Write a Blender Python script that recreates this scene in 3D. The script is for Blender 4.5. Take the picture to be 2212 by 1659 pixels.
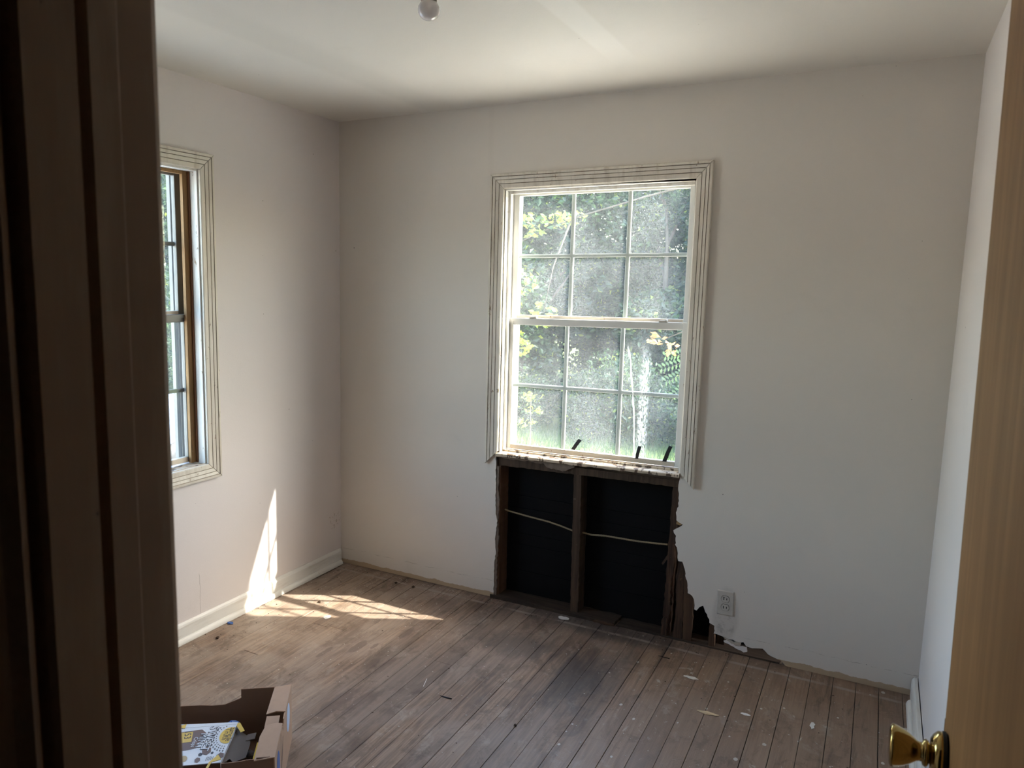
import bpy, math, random
from mathutils import Vector, Matrix, noise
from mathutils.geometry import tessellate_polygon
for o in list(bpy.data.objects): bpy.data.objects.remove(o)
S = bpy.context.scene
COL = S.collection
R = math.radians

# ---------------------------------------------------------------- camera
cam = bpy.data.cameras.new('camera'); camo = bpy.data.objects.new('camera', cam); COL.objects.link(camo)
YAW, PITCH, ROLL, F = R(26.0115), R(-7.9296), R(1.5271), 1622.3
fw = Vector((-math.sin(YAW)*math.cos(PITCH), math.cos(YAW)*math.cos(PITCH), math.sin(PITCH)))
r0 = Vector((math.cos(YAW), math.sin(YAW), 0)); u0 = r0.cross(fw)
rt = r0*math.cos(ROLL)+u0*math.sin(ROLL); up = u0*math.cos(ROLL)-r0*math.sin(ROLL)
m = Matrix((rt, up, -fw)).transposed().to_4x4(); m.translation = Vector((2.67339, -3.29988, 1.63687))
camo.matrix_world = m
cam.sensor_width = 36; cam.lens = F/2212*36; cam.clip_start = .02; cam.clip_end = 300
cam.dof.use_dof = True; cam.dof.focus_distance = 3.3; cam.dof.aperture_fstop = 9
S.camera = camo

# ---------------------------------------------------------------- light
EXPOSURE = 0.52
W = bpy.data.worlds.new('world'); S.world = W; W.use_nodes = True
wn = W.node_tree.nodes; wl = W.node_tree.links
sky = wn.new('ShaderNodeTexSky'); sky.sky_type = 'NISHITA'; sky.sun_disc = False
sky.sun_elevation = R(47); sky.sun_rotation = R(63.4); sky.air_density = 1.2; sky.dust_density = 3; sky.ozone_density = 1
bg = wn['Background']; wl.new(sky.outputs[0], bg.inputs[0]); bg.inputs[1].default_value = 2.1
sun = bpy.data.lights.new('sun', 'SUN'); suno = bpy.data.objects.new('sun', sun); COL.objects.link(suno)
sun.energy = 16; sun.angle = R(.53); sun.color = (1, .93, .82)
suno.rotation_euler = Vector((-.84, -.42, -1)).to_track_quat('-Z', 'Y').to_euler()
suno.location = (8, 4, 10)
S.view_settings.view_transform = 'Standard'; S.view_settings.look = 'None'
S.view_settings.gamma = 1; S.view_settings.use_curve_mapping = False
S.view_settings.exposure = EXPOSURE
cy = S.cycles
cy.use_denoising = True; cy.max_bounces = 14; cy.diffuse_bounces = 9; cy.transparent_max_bounces = 24
cy.transmission_bounces = 8; cy.glossy_bounces = 4; cy.caustics_reflective = False; cy.caustics_refractive = False
cy.sample_clamp_indirect = 12
for (loc, rot, sx, sz) in (((1.46, .2, 1.43), (R(-90), 0, 0), 1.0, 1.4), ((-.2, -1.41, 1.43), (R(-90), 0, R(90)), 1.0, 1.4)):
    pl = bpy.data.lights.new('sky_portal', 'AREA'); pl.shape = 'RECTANGLE'; pl.size = sx; pl.size_y = sz
    pl.cycles.is_portal = True
    po = bpy.data.objects.new('sky_portal', pl); po.location = loc; po.rotation_euler = rot; COL.objects.link(po)

# ---------------------------------------------------------------- helpers
def tag(o, label=None, cat=None, group=None, kind=None):
    if label: o['label'] = label
    if cat: o['category'] = cat
    if group: o['group'] = group
    if kind: o['kind'] = kind
    return o
def empty(name, loc=(0, 0, 0), rz=0, **k):
    o = bpy.data.objects.new(name, None); o.empty_display_size = .05
    o.location = loc; o.rotation_euler = (0, 0, rz); COL.objects.link(o)
    return tag(o, **k)
class MB:
    def __init__(s): s.v = []; s.f = []; s.m = []
    def add(s, vs, fs, mi=0):
        b = len(s.v); s.v += [tuple(v) for v in vs]; s.f += [tuple(b+i for i in f) for f in fs]; s.m += [mi]*len(fs); return s
    def box(s, a, b, mi=0):
        x0, y0, z0 = a; x1, y1, z1 = b
        return s.add([(x0,y0,z0),(x1,y0,z0),(x1,y1,z0),(x0,y1,z0),(x0,y0,z1),(x1,y0,z1),(x1,y1,z1),(x0,y1,z1)],
              [(0,3,2,1),(4,5,6,7),(0,1,5,4),(1,2,6,5),(2,3,7,6),(3,0,4,7)], mi)
    def hexa(s, vs, mi=0):
        return s.add(vs, [(0,3,2,1),(4,5,6,7),(0,1,5,4),(1,2,6,5),(2,3,7,6),(3,0,4,7)], mi)
    def prism(s, poly, f0, f1, mi=0):
        """poly: 2-D outline; f0 / f1 map an outline point to 3-D at either end"""
        n = len(poly); t = tessellate_polygon([[Vector((p[0], p[1], 0)) for p in poly]])
        s.add([f0(p) for p in poly]+[f1(p) for p in poly],
              [tuple(a) for a in t]+[tuple(n+i for i in reversed(a)) for a in t]+[(i, (i+1) % n, n+(i+1) % n, n+i) for i in range(n)], mi)
        return s
    def tube(s, pts, rad, n=8, mi=0):
        rings = []
        pts = [Vector(p) for p in pts]
        for i, p in enumerate(pts):
            d = (pts[min(i+1, len(pts)-1)]-pts[max(i-1, 0)]).normalized()
            a = d.cross(Vector((0, 0, 1)) if abs(d.z) < .9 else Vector((1, 0, 0))).normalized(); b = d.cross(a)
            rr = rad[i] if isinstance(rad, (list, tuple)) else rad
            rings.append([p+(a*math.cos(2*math.pi*k/n)+b*math.sin(2*math.pi*k/n))*rr for k in range(n)])
        vs = [v for r_ in rings for v in r_]
        fs = [(i*n+k, i*n+(k+1) % n, (i+1)*n+(k+1) % n, (i+1)*n+k) for i in range(len(pts)-1) for k in range(n)]
        fs += [tuple(range(n))[::-1], tuple((len(pts)-1)*n+k for k in range(n))]
        return s.add(vs, fs, mi)
    def lathe(s, prof, n=24, M=Matrix(), mi=0):
        vs = [M @ Vector((r_*math.cos(2*math.pi*k/n), r_*math.sin(2*math.pi*k/n), z)) for (r_, z) in prof for k in range(n)]
        fs = [(i*n+k, i*n+(k+1) % n, (i+1)*n+(k+1) % n, (i+1)*n+k) for i in range(len(prof)-1) for k in range(n)]
        return s.add(vs, fs, mi)
    def build(s, name, mats, parent=None, smooth=False, fix=True, **k):
        me = bpy.data.meshes.new(name); me.from_pydata(s.v, [], s.f)
        for m_ in (mats if isinstance(mats, (list, tuple)) else [mats]): me.materials.append(m_)
        if any(s.m): me.polygons.foreach_set('material_index', s.m)
        if fix and len(s.f) < 30000:
            import bmesh
            b = bmesh.new(); b.from_mesh(me); bmesh.ops.recalc_face_normals(b, faces=b.faces); b.to_mesh(me); b.free()
        if smooth: me.polygons.foreach_set('use_smooth', [True]*len(me.polygons))
        me.update()
        o = bpy.data.objects.new(name, me); COL.objects.link(o)
        if parent: o.parent = parent
        return tag(o, **k)
def bevel(o, w=.002, seg=2):
    b = o.modifiers.new('bevel', 'BEVEL'); b.width = w; b.segments = seg; b.limit_method = 'ANGLE'; b.angle_limit = R(40)
    return o
def jag(poly, amp=.003, step=.012, seed=0, keep=lambda p: False):
    out = []; n = len(poly); rn = random.Random(seed)
    for i in range(n):
        a = Vector(poly[i]); b = Vector(poly[(i+1) % n]); k = max(1, int((b-a).length/step))
        if keep(poly[i]) and keep(poly[(i+1) % n]): k = 1
        for j in range(k):
            q = a.lerp(b, j/k)
            if not keep(tuple(q)): q = q+Vector((rn.uniform(-amp, amp), rn.uniform(-amp, amp)))
            out.append(tuple(q))
    return out

# ---------------------------------------------------------------- materials
class NT:
    def __init__(s, name):
        s.mat = bpy.data.materials.new(name); s.mat.use_nodes = True
        s.t = s.mat.node_tree; s.t.nodes.clear(); s.out = s.t.nodes.new('ShaderNodeOutputMaterial')
        s.geo = s.t.nodes.new('ShaderNodeNewGeometry').outputs['Position']; s.oi = s.t.nodes.new('ShaderNodeObjectInfo')
        s.tc = s.t.nodes.new('ShaderNodeTexCoord').outputs['Object']
        s.xyz = s.t.nodes.new('ShaderNodeSeparateXYZ'); s.t.links.new(s.geo, s.xyz.inputs[0])
    def put(s, sock, v):
        if isinstance(v, bpy.types.NodeSocket): s.t.links.new(v, sock)
        elif isinstance(v, (tuple, list)) and len(v) == 3 and sock.type == 'RGBA': sock.default_value = (*v, 1)
        else: sock.default_value = v
    def n(s, typ, ins={}, out=0, **props):
        nd = s.t.nodes.new('ShaderNode'+typ)
        for k, v in props.items(): setattr(nd, k, v)
        for k, v in ins.items(): s.put(nd.inputs[k], v)
        return nd.outputs[out]
    def math(s, op, a, b=0, c=None, clamp=False):
        i = {0: a, 1: b}
        if c is not None: i[2] = c
        return s.n('Math', i, operation=op, use_clamp=clamp)
    def vec(s, v, sc, off=None):
        q = s.n('VectorMath', {0: v, 1: sc}, operation='MULTIPLY')
        if off is not None: q = s.n('VectorMath', {0: q, 1: off}, operation='ADD')
        return q
    def noise(s, v, scale=5, detail=4, rough=.55, dist=0):
        return s.n('TexNoise', {'Vector': v, 'Scale': scale, 'Detail': detail, 'Roughness': rough, 'Distortion': dist})
    def sm(s, x, a, b):
        return s.n('MapRange', {'Value': x, 'From Min': a, 'From Max': b, 'To Min': 0., 'To Max': 1.}, interpolation_type='SMOOTHSTEP')
    def mix(s, f, a, b, mode='MIX'):
        nd = s.t.nodes.new('ShaderNodeMix'); nd.data_type = 'RGBA'; nd.blend_type = mode
        s.put(nd.inputs[0], f); s.put(nd.inputs[6], a); s.put(nd.inputs[7], b); return nd.outputs[2]
    def bsdf(s, col, rough=.6, bump=None, bs=.2, bd=.01, spec=.5, metal=0, **k):
        b = s.t.nodes.new('ShaderNodeBsdfPrincipled'); s.put(b.inputs['Base Color'], col); s.put(b.inputs['Roughness'], rough)
        b.inputs['Specular IOR Level'].default_value = spec; b.inputs['Metallic'].default_value = metal
        for q, v in k.items(): s.put(b.inputs[q], v)
        if bump is not None:
            s.put(b.inputs['Normal'], s.n('Bump', {'Height': bump, 'Strength': bs, 'Distance': bd}))
        s.t.links.new(b.outputs[0], s.out.inputs[0]); return s.mat
    def disc(s, cx, cy_, rx, ry, soft=.3, dist=None, a='X', b='Y'):
        x = s.math('DIVIDE', s.math('SUBTRACT', s.xyz.outputs[a], cx), rx)
        y = s.math('DIVIDE', s.math('SUBTRACT', s.xyz.outputs[b], cy_), ry)
        d = s.math('SQRT', s.math('ADD', s.math('MULTIPLY', x, x), s.math('MULTIPLY', y, y)))
        if dist is not None: d = s.math('ADD', d, dist)
        return s.sm(d, 1+soft, 1-soft)

def flat(name, col, rough=.6, metal=0, spec=.5, var=.06, scale=20, **k):
    t = NT(name); c = t.mix(t.noise(t.geo, scale, 3), tuple(x*(1-var) for x in col), tuple(min(1, x*(1+var)) for x in col))
    return t.bsdf(c, rough, metal=metal, spec=spec, **k)

def wall_mat(name, base=(.705, .65, .63), kind='wall'):
    t = NT(name)
    big = t.noise(t.geo, 1.3, 3); c = t.mix(big, tuple(x*.95 for x in base), base)
    # grime blotches
    g = t.sm(t.noise(t.geo, 3.5, 8, .7, .4), .60, .78); c = t.mix(t.math('MULTIPLY', g, .10), c, (.35, .33, .29))
    # fly specks and nicks
    vo = t.n('TexVoronoi', {'Vector': t.geo, 'Scale': 9.0, 'Randomness': 1.0}); sp = t.sm(t.math('ADD', vo, t.math('MULTIPLY', t.noise(t.geo, 4, 2), .10)), .072, .064)
    c = t.mix(t.math('MULTIPLY', sp, .75), c, (.10, .08, .07))
    bump = t.math('ADD', t.noise(t.geo, 220, 2), t.math('MULTIPLY', t.noise(t.geo, 6, 3), 2.))
    if kind == 'ceiling':
        x = t.xyz.outputs['X']
        st = t.math('MULTIPLY', t.sm(x, 1.655, 1.672), t.sm(x, 1.775, 1.757))
        c = t.mix(t.math('MULTIPLY', t.math('MULTIPLY', st, t.sm(t.xyz.outputs['Y'], -.35, -.75)), .5), c, (.82, .80, .76))
        st2 = t.math('MULTIPLY', t.sm(x, .545, .60), t.sm(x, .80, .70)); c = t.mix(t.math('MULTIPLY', st2, .15), c, (.45, .43, .38))  # darker band beside the left wall, window shading painted into the ceiling
    if kind in ('back', 'left'):
        z = t.xyz.outputs['Z']
        nz = t.noise(t.vec(t.geo, (1, 1, .3)), 9, 6, .65)
    if kind == 'back':
        x = t.xyz.outputs['X']
        h = t.math('ADD', .007, t.math('MULTIPLY', nz, .038))
        m_ = t.sm(t.math('SUBTRACT', z, h), .0015, -.0015); c = t.mix(m_, c, (.44, .33, .22))
        # crack left by the missing skirting board
        ln = t.sm(t.math('ABSOLUTE', t.math('SUBTRACT', z, t.math('ADD', .074, t.math('MULTIPLY', nz, .030)))), .0018, .0005)
        c = t.mix(t.math('MULTIPLY', ln, t.math('MULTIPLY', t.sm(t.noise(t.geo, 14, 6, .7), .44, .60), .6)), c, (.24, .20, .17))
        # grime round the socket and down to the floor
        ms = t.noise(t.geo, 25, 6, .7)
        d1 = t.disc(2.158, .175, .055, .125, .18, t.math('MULTIPLY', t.math('SUBTRACT', ms, .5), .6), b='Z')
        c = t.mix(t.math('MULTIPLY', d1, .55), c, t.mix(t.sm(ms, .5, .65), (.50, .46, .42), (.20, .17, .15)))
        # taped vertical seam left of the window
        sm_ = t.math('MULTIPLY', t.sm(x, .90, .905), t.sm(x, .94, .92)); c = t.mix(t.math('MULTIPLY', sm_, t.math('MULTIPLY', t.sm(z, 1.9, 2.2), .08)), c, (.45, .42, .38))
    if kind == 'left':
        d2 = t.disc(-.06, .27, .07, .07, .15, t.math('MULTIPLY', t.noise(t.geo, 30, 4), .5), a='Y', b='Z')
        c = t.mix(t.math('MULTIPLY', d2, t.math('MULTIPLY', t.sm(t.noise(t.geo, 60, 5, .7), .55, .62), .8)), c, (.30, .25, .2))
        ck = t.math('MULTIPLY', t.sm(t.math('ABSOLUTE', t.math('ADD', t.math('ADD', t.xyz.outputs['Y'], .985), t.math('MULTIPLY', t.noise(t.geo, 12, 3), .02))), .0014, .0006), t.math('MULTIPLY', t.sm(z, .29, .27), t.sm(z, .08, .11)))
        c = t.mix(t.math('MULTIPLY', ck, .7), c, (.25, .22, .2))
    return t.bsdf(c, t.math('ADD', .42, t.math('MULTIPLY', big, .2)), bump, .18, .002, spec=.35)

def paint_mat(name, base=(.72, .69, .62), wood=(.30, .22, .15), wear=.62, dirt=.5, stretch=(20, 20, 2), rough=.45):
    """old gloss paint with dirt in the grain and chips down to the wood"""
    t = NT(name)
    v = t.vec(t.tc, stretch); g = t.noise(v, 1.6, 6, .65)
    c = t.mix(t.math('MULTIPLY', t.sm(g, .45, .75), dirt), base, (.40, .34, .26))
    ch = t.noise(t.vec(t.tc, (1, 1, .5)), 34, 6, .62); m_ = t.sm(ch, wear, wear+.03)
    c = t.mix(m_, c, wood)
    return t.bsdf(c, rough, t.math('SUBTRACT', g, m_), .35, .002)

def wood_mat(name, a, b, rough=.7, stretch=(45, 45, 2.5), bump=.4, extra=None, spec=.3):
    t = NT(name)
    v = t.vec(t.tc, stretch, t.n('CombineXYZ', {0: t.math('MULTIPLY', t.oi.outputs['Random'], 17), 1: 0, 2: 0}))
    g = t.noise(v, 1, 6, .65, .6); g2 = t.noise(t.tc, 5, 4)
    c = t.mix(t.sm(g, .3, .7), a, b); c = t.mix(t.math('MULTIPLY', g2, .5), c, tuple(x*.5 for x in a))
    if extra: c = t.mix(t.math('MULTIPLY', t.sm(t.noise(t.tc, 30, 6, .7), .66, .7), extra[1]), c, extra[0])
    return t.bsdf(c, rough, g, bump, .003, spec=spec)

def floor_mat():
    t = NT('worn_floor_boards'); rnd = t.oi.outputs['Random']; x = t.xyz.outputs['X']; y = t.xyz.outputs['Y']
    off = t.n('CombineXYZ', {0: 0, 1: t.math('MULTIPLY', rnd, 31), 2: 0})
    g = t.noise(t.vec(t.geo, (70, 3.2, 1), off), 1, 5, .6, .7)          # grain
    lines = t.n('TexWave', {'Vector': t.vec(t.geo, (1, .04, 1), off), 'Scale': 75., 'Distortion': 6., 'Detail': 3.}, 1)
    c = t.mix(t.sm(g, .30, .70), (.145, .086, .057), (.38, .25, .165))
    c = t.mix(t.math('MULTIPLY', lines, .38), c, (.115, .075, .058))
    wr = t.noise(t.vec(t.geo, (1.6, 1.0, 1)), 1.5, 5, .6, .5)            # traffic wear, greyer
    c = t.mix(t.math('MULTIPLY', t.sm(wr, .42, .60), .55), c, (.31, .238, .195))
    bl = t.sm(t.noise(t.vec(t.geo, (3.2, 1.3, 1)), 2.6, 7, .7, .8), .50, .66); c = t.mix(t.math('MULTIPLY', bl, .5), c, (.095, .060, .046))
    c = t.mix(t.math('MULTIPLY', t.math('SUBTRACT', rnd, .35), .5), c, (.075, .05, .04))
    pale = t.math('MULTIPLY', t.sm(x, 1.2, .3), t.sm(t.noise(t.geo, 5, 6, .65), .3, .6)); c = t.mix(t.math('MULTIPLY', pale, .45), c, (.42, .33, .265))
    red = t.math('MULTIPLY', t.sm(x, 1.5, 2.2), .45); c = t.mix(red, c, (.27, .165, .095))
    bl2 = t.sm(t.noise(t.vec(t.geo, (1, .8, 1)), 6.5, 7, .72, .6), .52, .62); c = t.mix(t.math('MULTIPLY', bl2, .42), c, (.085, .050, .032))
    bl3 = t.sm(t.noise(t.vec(t.geo, (1, .7, 1), (7, 3, 1)), 9, 7, .75, .4), .55, .66); c = t.mix(t.math('MULTIPLY', bl3, .35), c, (.40, .33, .27))
    # dark damp stains by the hole, dropped patches where the finish survives
    n1 = t.math('MULTIPLY', t.math('SUBTRACT', t.noise(t.vec(t.geo, (2.2, .9, 1)), 7, 5, .65), .5), 2.2)
    for (cx, cy_, rx, ry, k) in ((1.66, -.55, .09, .25, .62), (1.32, -.40, .22, .10, .45), (1.60, -.05, .45, .09, .6), (1.78, -.5, .05, .3, .35), (1.1, -.8, .3, .25, .22)):
        c = t.mix(t.math('MULTIPLY', t.disc(cx, cy_, rx, ry, .5, n1), k), c, (.028, .026, .028))
    n2 = t.math('MULTIPLY', t.math('SUBTRACT', t.noise(t.geo, 24, 4), .5), 1.1)
    for (cx, cy_, rx, ry) in ((.702, -.757, .022, .065), (.818, -.548, .02, .06), (.907, -.833, .018, .075), (.91, -1.161, .035, .12), (.608, -.862, .013, .06), (.982, -1.11, .02, .10), (.765, -.72, .01, .03)):
        c = t.mix(t.math('MULTIPLY', t.disc(cx, cy_, rx, ry, .15, n2), .6), c, (.12, .078, .064))
    st_ = t.sm(t.noise(t.vec(t.geo, (16, 1.5, 1), off), 1.3, 7, .7, 1.2), .54, .68)
    c = t.mix(t.math('MULTIPLY', st_, t.math('ADD', .25, t.math('MULTIPLY', t.sm(y, -1.0, -.1), .4))), c, (.060, .036, .024))
    # scar of the old skirting line
    sk = t.math('MULTIPLY', t.sm(t.math('ABSOLUTE', t.math('ADD', y, .078)), .013, .006), t.sm(t.noise(t.geo, 9, 5), .35, .6))
    c = t.mix(t.math('MULTIPLY', sk, .65), c, (.38, .32, .27))
    # paint drips and scratches, thicker on the right-hand side
    vo = t.n('TexVoronoi', {'Vector': t.vec(t.geo, (1, .8, 0)), 'Scale': 26.0}); den = t.sm(x, .9, 2.4)
    rnd2 = t.n('TexVoronoi', {'Vector': t.vec(t.geo, (1, .8, 0)), 'Scale': 26.0}, 1)
    rr = t.n('SeparateColor', {0: rnd2}); thr = t.math('MULTIPLY', t.math('POWER', rr, 3.), t.math('ADD', .045, t.math('MULTIPLY', den, .16)))
    sp = t.sm(t.math('SUBTRACT', t.math('ADD', vo, t.math('MULTIPLY', t.noise(t.geo, 90, 3), .12)), t.math('ADD', thr, .06)), .006, -.006)
    sc = t.sm(t.noise(t.vec(t.geo, (1, 1, 1)), 38, 8, .78, 1.6), .70, .745)
    c = t.mix(t.math('MULTIPLY', sc, t.math('MULTIPLY', den, .5)), c, (.40, .34, .29))
    c = t.mix(t.math('MULTIPLY', sp, .85), c, (.58, .54, .48))
    rg = t.disc(2.25, -.50, .42, .42, .7); smr = t.sm(t.noise(t.vec(t.geo, (1.3, 1, 1), (2, 5, 0)), 11, 9, .72, .8), .615, .645)
    c = t.mix(t.math('MULTIPLY', t.math('MULTIPLY', smr, rg), .65), c, (.55, .50, .43))
    ru = t.math('ADD', .34, t.math('MULTIPLY', t.noise(t.geo, 9, 6, .7), .42))
    return t.bsdf(c, ru, t.math('ADD', g, t.math('MULTIPLY', lines, .5)), .3, .0015, spec=.5)

def glass_mat():
    t = NT('dusty_window_glass'); z = t.xyz.outputs['Z']; x = t.xyz.outputs['X']
    drops = t.sm(t.noise(t.geo, 260, 3, .8), .50, .60); cloud = t.noise(t.geo, 3.2, 4, .6)
    fac = t.math('ADD', .022, t.math('MULTIPLY', drops, t.math('MULTIPLY', t.sm(cloud, .3, .7), .13)))
    wob = t.math('MULTIPLY', t.math('SUBTRACT', t.noise(t.vec(t.geo, (1, 1, .15)), 24, 4), .5), .05)
    d = t.math('ABSOLUTE', t.math('ADD', t.math('SUBTRACT', x, 1.715), wob))
    stk = t.math('MULTIPLY', t.sm(d, .03, .004), t.math('MULTIPLY', t.sm(z, 1.38, 1.22), t.sm(t.noise(t.vec(t.geo, (1, 1, .35)), 170, 4, .8), .48, .58)))
    d2 = t.math('ABSOLUTE', t.math('ADD', t.math('SUBTRACT', x, t.math('ADD', 1.66, t.math('MULTIPLY', t.math('SUBTRACT', z, 1.1), -.10))), wob))
    stk = t.math('MAXIMUM', stk, t.math('MULTIPLY', t.sm(d2, .005, .001), t.sm(z, 1.36, 1.3)))
    fac = t.math('ADD', fac, t.math('MULTIPLY', stk, .34), clamp=True)
    df = t.n('BsdfDiffuse', {'Color': (.8, .82, .8)}); tr = t.n('BsdfTranslucent', {'Color': (.8, .84, .84)})
    dust = t.n('MixShader', {0: .65, 1: df, 2: tr}); clear = t.n('BsdfTransparent', {'Color': (.93, .96, .95)})
    a = t.n('MixShader', {0: fac, 1: clear, 2: dust}); gl = t.n('BsdfGlossy', {'Roughness': .03})
    fc = t.n('LayerWeight', {'Blend': .5}, 1); fr = t.math('ADD', .03, t.math('MULTIPLY', t.math('POWER', fc, 4.), .35)); t.t.links.new(t.n('MixShader', {0: fr, 1: a, 2: gl}), t.out.inputs[0])
    return t.mat

def leaf_mat(name, a, b, tl=.45):
    t = NT(name); rn = t.n('Attribute', attribute_name='rnd', attribute_type='GEOMETRY', out=2)
    c = t.mix(rn, a, b)
    p = t.n('BsdfDiffuse', {'Color': c}); q = t.n('BsdfTranslucent', {'Color': t.mix(.5, c, (c0 := (b[0]*1.2, b[1]*1.3, b[2]*.6)))})
    g = t.n('BsdfGlossy', {'Roughness': .4, 'Color': (.5, .5, .5)}); s_ = t.n('MixShader', {0: tl, 1: p, 2: q})
    t.t.links.new(t.n('MixShader', {0: .05, 1: s_, 2: g}), t.out.inputs[0]); return t.mat

M = {}
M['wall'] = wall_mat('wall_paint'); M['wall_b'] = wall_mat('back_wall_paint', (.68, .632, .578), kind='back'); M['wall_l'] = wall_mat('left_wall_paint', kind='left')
M['wall_r'] = wall_mat('lightened_wall_paint', (.78, .735, .715)); M['ceil'] = wall_mat('ceiling_paint', (.74, .705, .65), 'ceiling')  # right wall: same paint lightened to make up for weak window light
M['floor'] = floor_mat(); M['sub'] = flat('dark_subfloor', (.03, .022, .018), .9)
M['trim'] = paint_mat('old_white_trim_paint', (.68, .63, .55), wear=.655, dirt=.6)
_g = NT('grime_in_the_mouldings'); M['groove'] = _g.bsdf(_g.mix(_g.sm(_g.noise(_g.vec(_g.tc, (1, 1, 1)), 9, 5, .7), .40, .60), (.55, .50, .43), (.30, .235, .17)), .8)
M['groove_soft'] = flat('faint_moulding_grime', (.50, .44, .36), .8, var=.3, scale=15)
M['sill'] = paint_mat('flaking_sill_paint', (.52, .42, .31), (.11, .07, .045), wear=.53, dirt=.85, stretch=(3, 40, 40))
M['jamb'] = paint_mat('white_jamb_paint', (.74, .72, .68), (.3, .22, .15), wear=.65, dirt=.6)
M['sash'] = flat('white_sash_enamel', (.70, .69, .66), .35); M['sashd'] = paint_mat('dirty_sash_enamel', (.62, .54, .44), (.35, .22, .13), wear=.64, dirt=.7, stretch=(3, 30, 30))
M['alu'] = flat('shaded_grey_metal', (.19, .18, .16), .5, .1); M['black'] = flat('black_vinyl', (.012, .012, .013), .55)  # left window metal, darkened so its shade is in the colour
M['glass'] = glass_mat(); M['grille'] = flat('white_grille_bars', (.86, .86, .85), .4)
M['stop'] = wood_mat('bare_yellow_wood', (.27, .145, .055), (.40, .235, .10), stretch=(40, 40, 3), extra=((.6, .55, .48), .6))
M['redwood'] = wood_mat('stained_brown_wood', (.13, .05, .02), (.22, .09, .04))
M['base'] = paint_mat('skirting_paint', (.74, .72, .68), (.4, .32, .24), wear=.69, dirt=.4, stretch=(30, 3, 30))
M['stud'] = wood_mat('old_dark_lumber', (.034, .019, .010), (.092, .054, .031), extra=((.2, .16, .12), .5))
M['studr'] = wood_mat('reddish_old_lumber', (.055, .028, .015), (.105, .058, .032), extra=((.25, .2, .15), .4))
M['studl'] = wood_mat('reddish_stud_wood', (.085, .038, .019), (.16, .08, .042), extra=((.25, .2, .15), .5)); M['rot'] = wood_mat('rotten_wood', (.022, .011, .007), (.10, .052, .028), stretch=(70, 70, 5), bump=1., extra=((.17, .10, .04), .7))
M['plate'] = wood_mat('damp_plate_wood', (.026, .017, .011), (.072, .049, .033), stretch=(3, 45, 45))
M['felt'] = NT('black_sheathing').bsdf((.0058, .0050, .0048), .85, spec=.12)
M['gyps'] = flat('broken_gypsum', (.42, .37, .31), .95, var=.3, scale=60)
M['scrap'] = flat('stained_plaster_scrap', (.17, .125, .095), .95, var=.5, scale=45)
M['cable'] = flat('tan_woven_cable', (.24, .18, .10), .8, var=.4, scale=300)
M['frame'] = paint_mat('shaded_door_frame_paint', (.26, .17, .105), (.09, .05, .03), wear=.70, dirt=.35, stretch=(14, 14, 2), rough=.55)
M['door'] = wood_mat('honey_veneer_door', (.31, .158, .060), (.46, .25, .105), .55, (26, 26, 1.6), .1, spec=.2)
M['brass'] = flat('polished_brass', (.42, .30, .11), .12, 1, var=.25)
M['dark'] = flat('dark_metal', (.03, .025, .02), .4, .6)
M['card'] = flat('corrugated_cardboard', (.43, .28, .19), .85, var=.08, scale=40); M['cardd'] = flat('dark_brown_shaded_cardboard', (.22, .13, .085), .85)  # dark inner cardboard; the front panel's shade is also in this colour
M['cardw'] = flat('cardboard_edge', (.45, .34, .25), .9)
M['white'] = flat('white_card_print', (.72, .74, .78), .35); M['choc'] = flat('brown_print', (.14, .07, .045), .4); M['ink'] = flat('dark_brown_ink', (.035, .022, .022), .4)
M['yellow'] = flat('yellow_print', (.72, .48, .07), .4); M['grey'] = flat('grey_chipboard', (.15, .122, .105), .9); M['blue'] = flat('blue_print', (.04, .12, .38), .4); M['pblue'] = flat('pale_blue_print', (.50, .60, .78), .45)
M['outlet'] = flat('aged_outlet_plastic', (.50, .46, .41), .35, var=.12, scale=60)
M['bulb'] = NT('frosted_bulb_plastic').bsdf((.80, .75, .73), .12, **{'Coat Weight': .6, 'Coat Roughness': .03})
M['bark'] = wood_mat('tree_bark', (.05, .04, .03), (.12, .10, .08), .9, (12, 12, 3))
M['leafd'] = leaf_mat('deep_green_leaves', (.014, .031, .023), (.036, .068, .038))
M['leafm'] = leaf_mat('mid_green_leaves', (.028, .056, .030), (.068, .12, .05))
M['leafy'] = leaf_mat('yellow_green_leaves', (.13, .19, .03), (.24, .29, .05), .55)
M['leafo'] = leaf_mat('dry_orange_leaves', (.35, .15, .05), (.5, .26, .1), .4)
M['flower'] = leaf_mat('yellow_flowers', (.62, .48, .04), (.75, .55, .05), .4)
def ground_mat():
    t = NT('yard_ground'); y = t.xyz.outputs['Y']; n_ = t.noise(t.geo, 1.2, 5)
    far = t.math('MAXIMUM', t.sm(t.math('ADD', y, t.math('MULTIPLY', n_, 2)), 4.6, 5.8), t.math('MULTIPLY', t.sm(t.math('ADD', t.xyz.outputs['X'], n_), -2.6, -3.4), t.sm(y, 1.2, 1.9)))
    g = t.mix(t.noise(t.geo, 12, 5), (.07, .11, .035), (.16, .19, .07)); d = t.mix(t.noise(t.geo, 7, 5), (.56, .52, .45), (.70, .66, .58))
    return t.bsdf(t.mix(far, d, g), .95, n_, .5, .05, spec=.1)
M['ground'] = ground_mat()

# ---------------------------------------------------------------- room shell
RW, H0, SL, YF, YH = 2.929, 2.44, .01715, -2.815, -2.96       # width, ceiling at left, ceiling rise per metre, front wall faces
HH = lambda x: H0+SL*x
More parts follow.
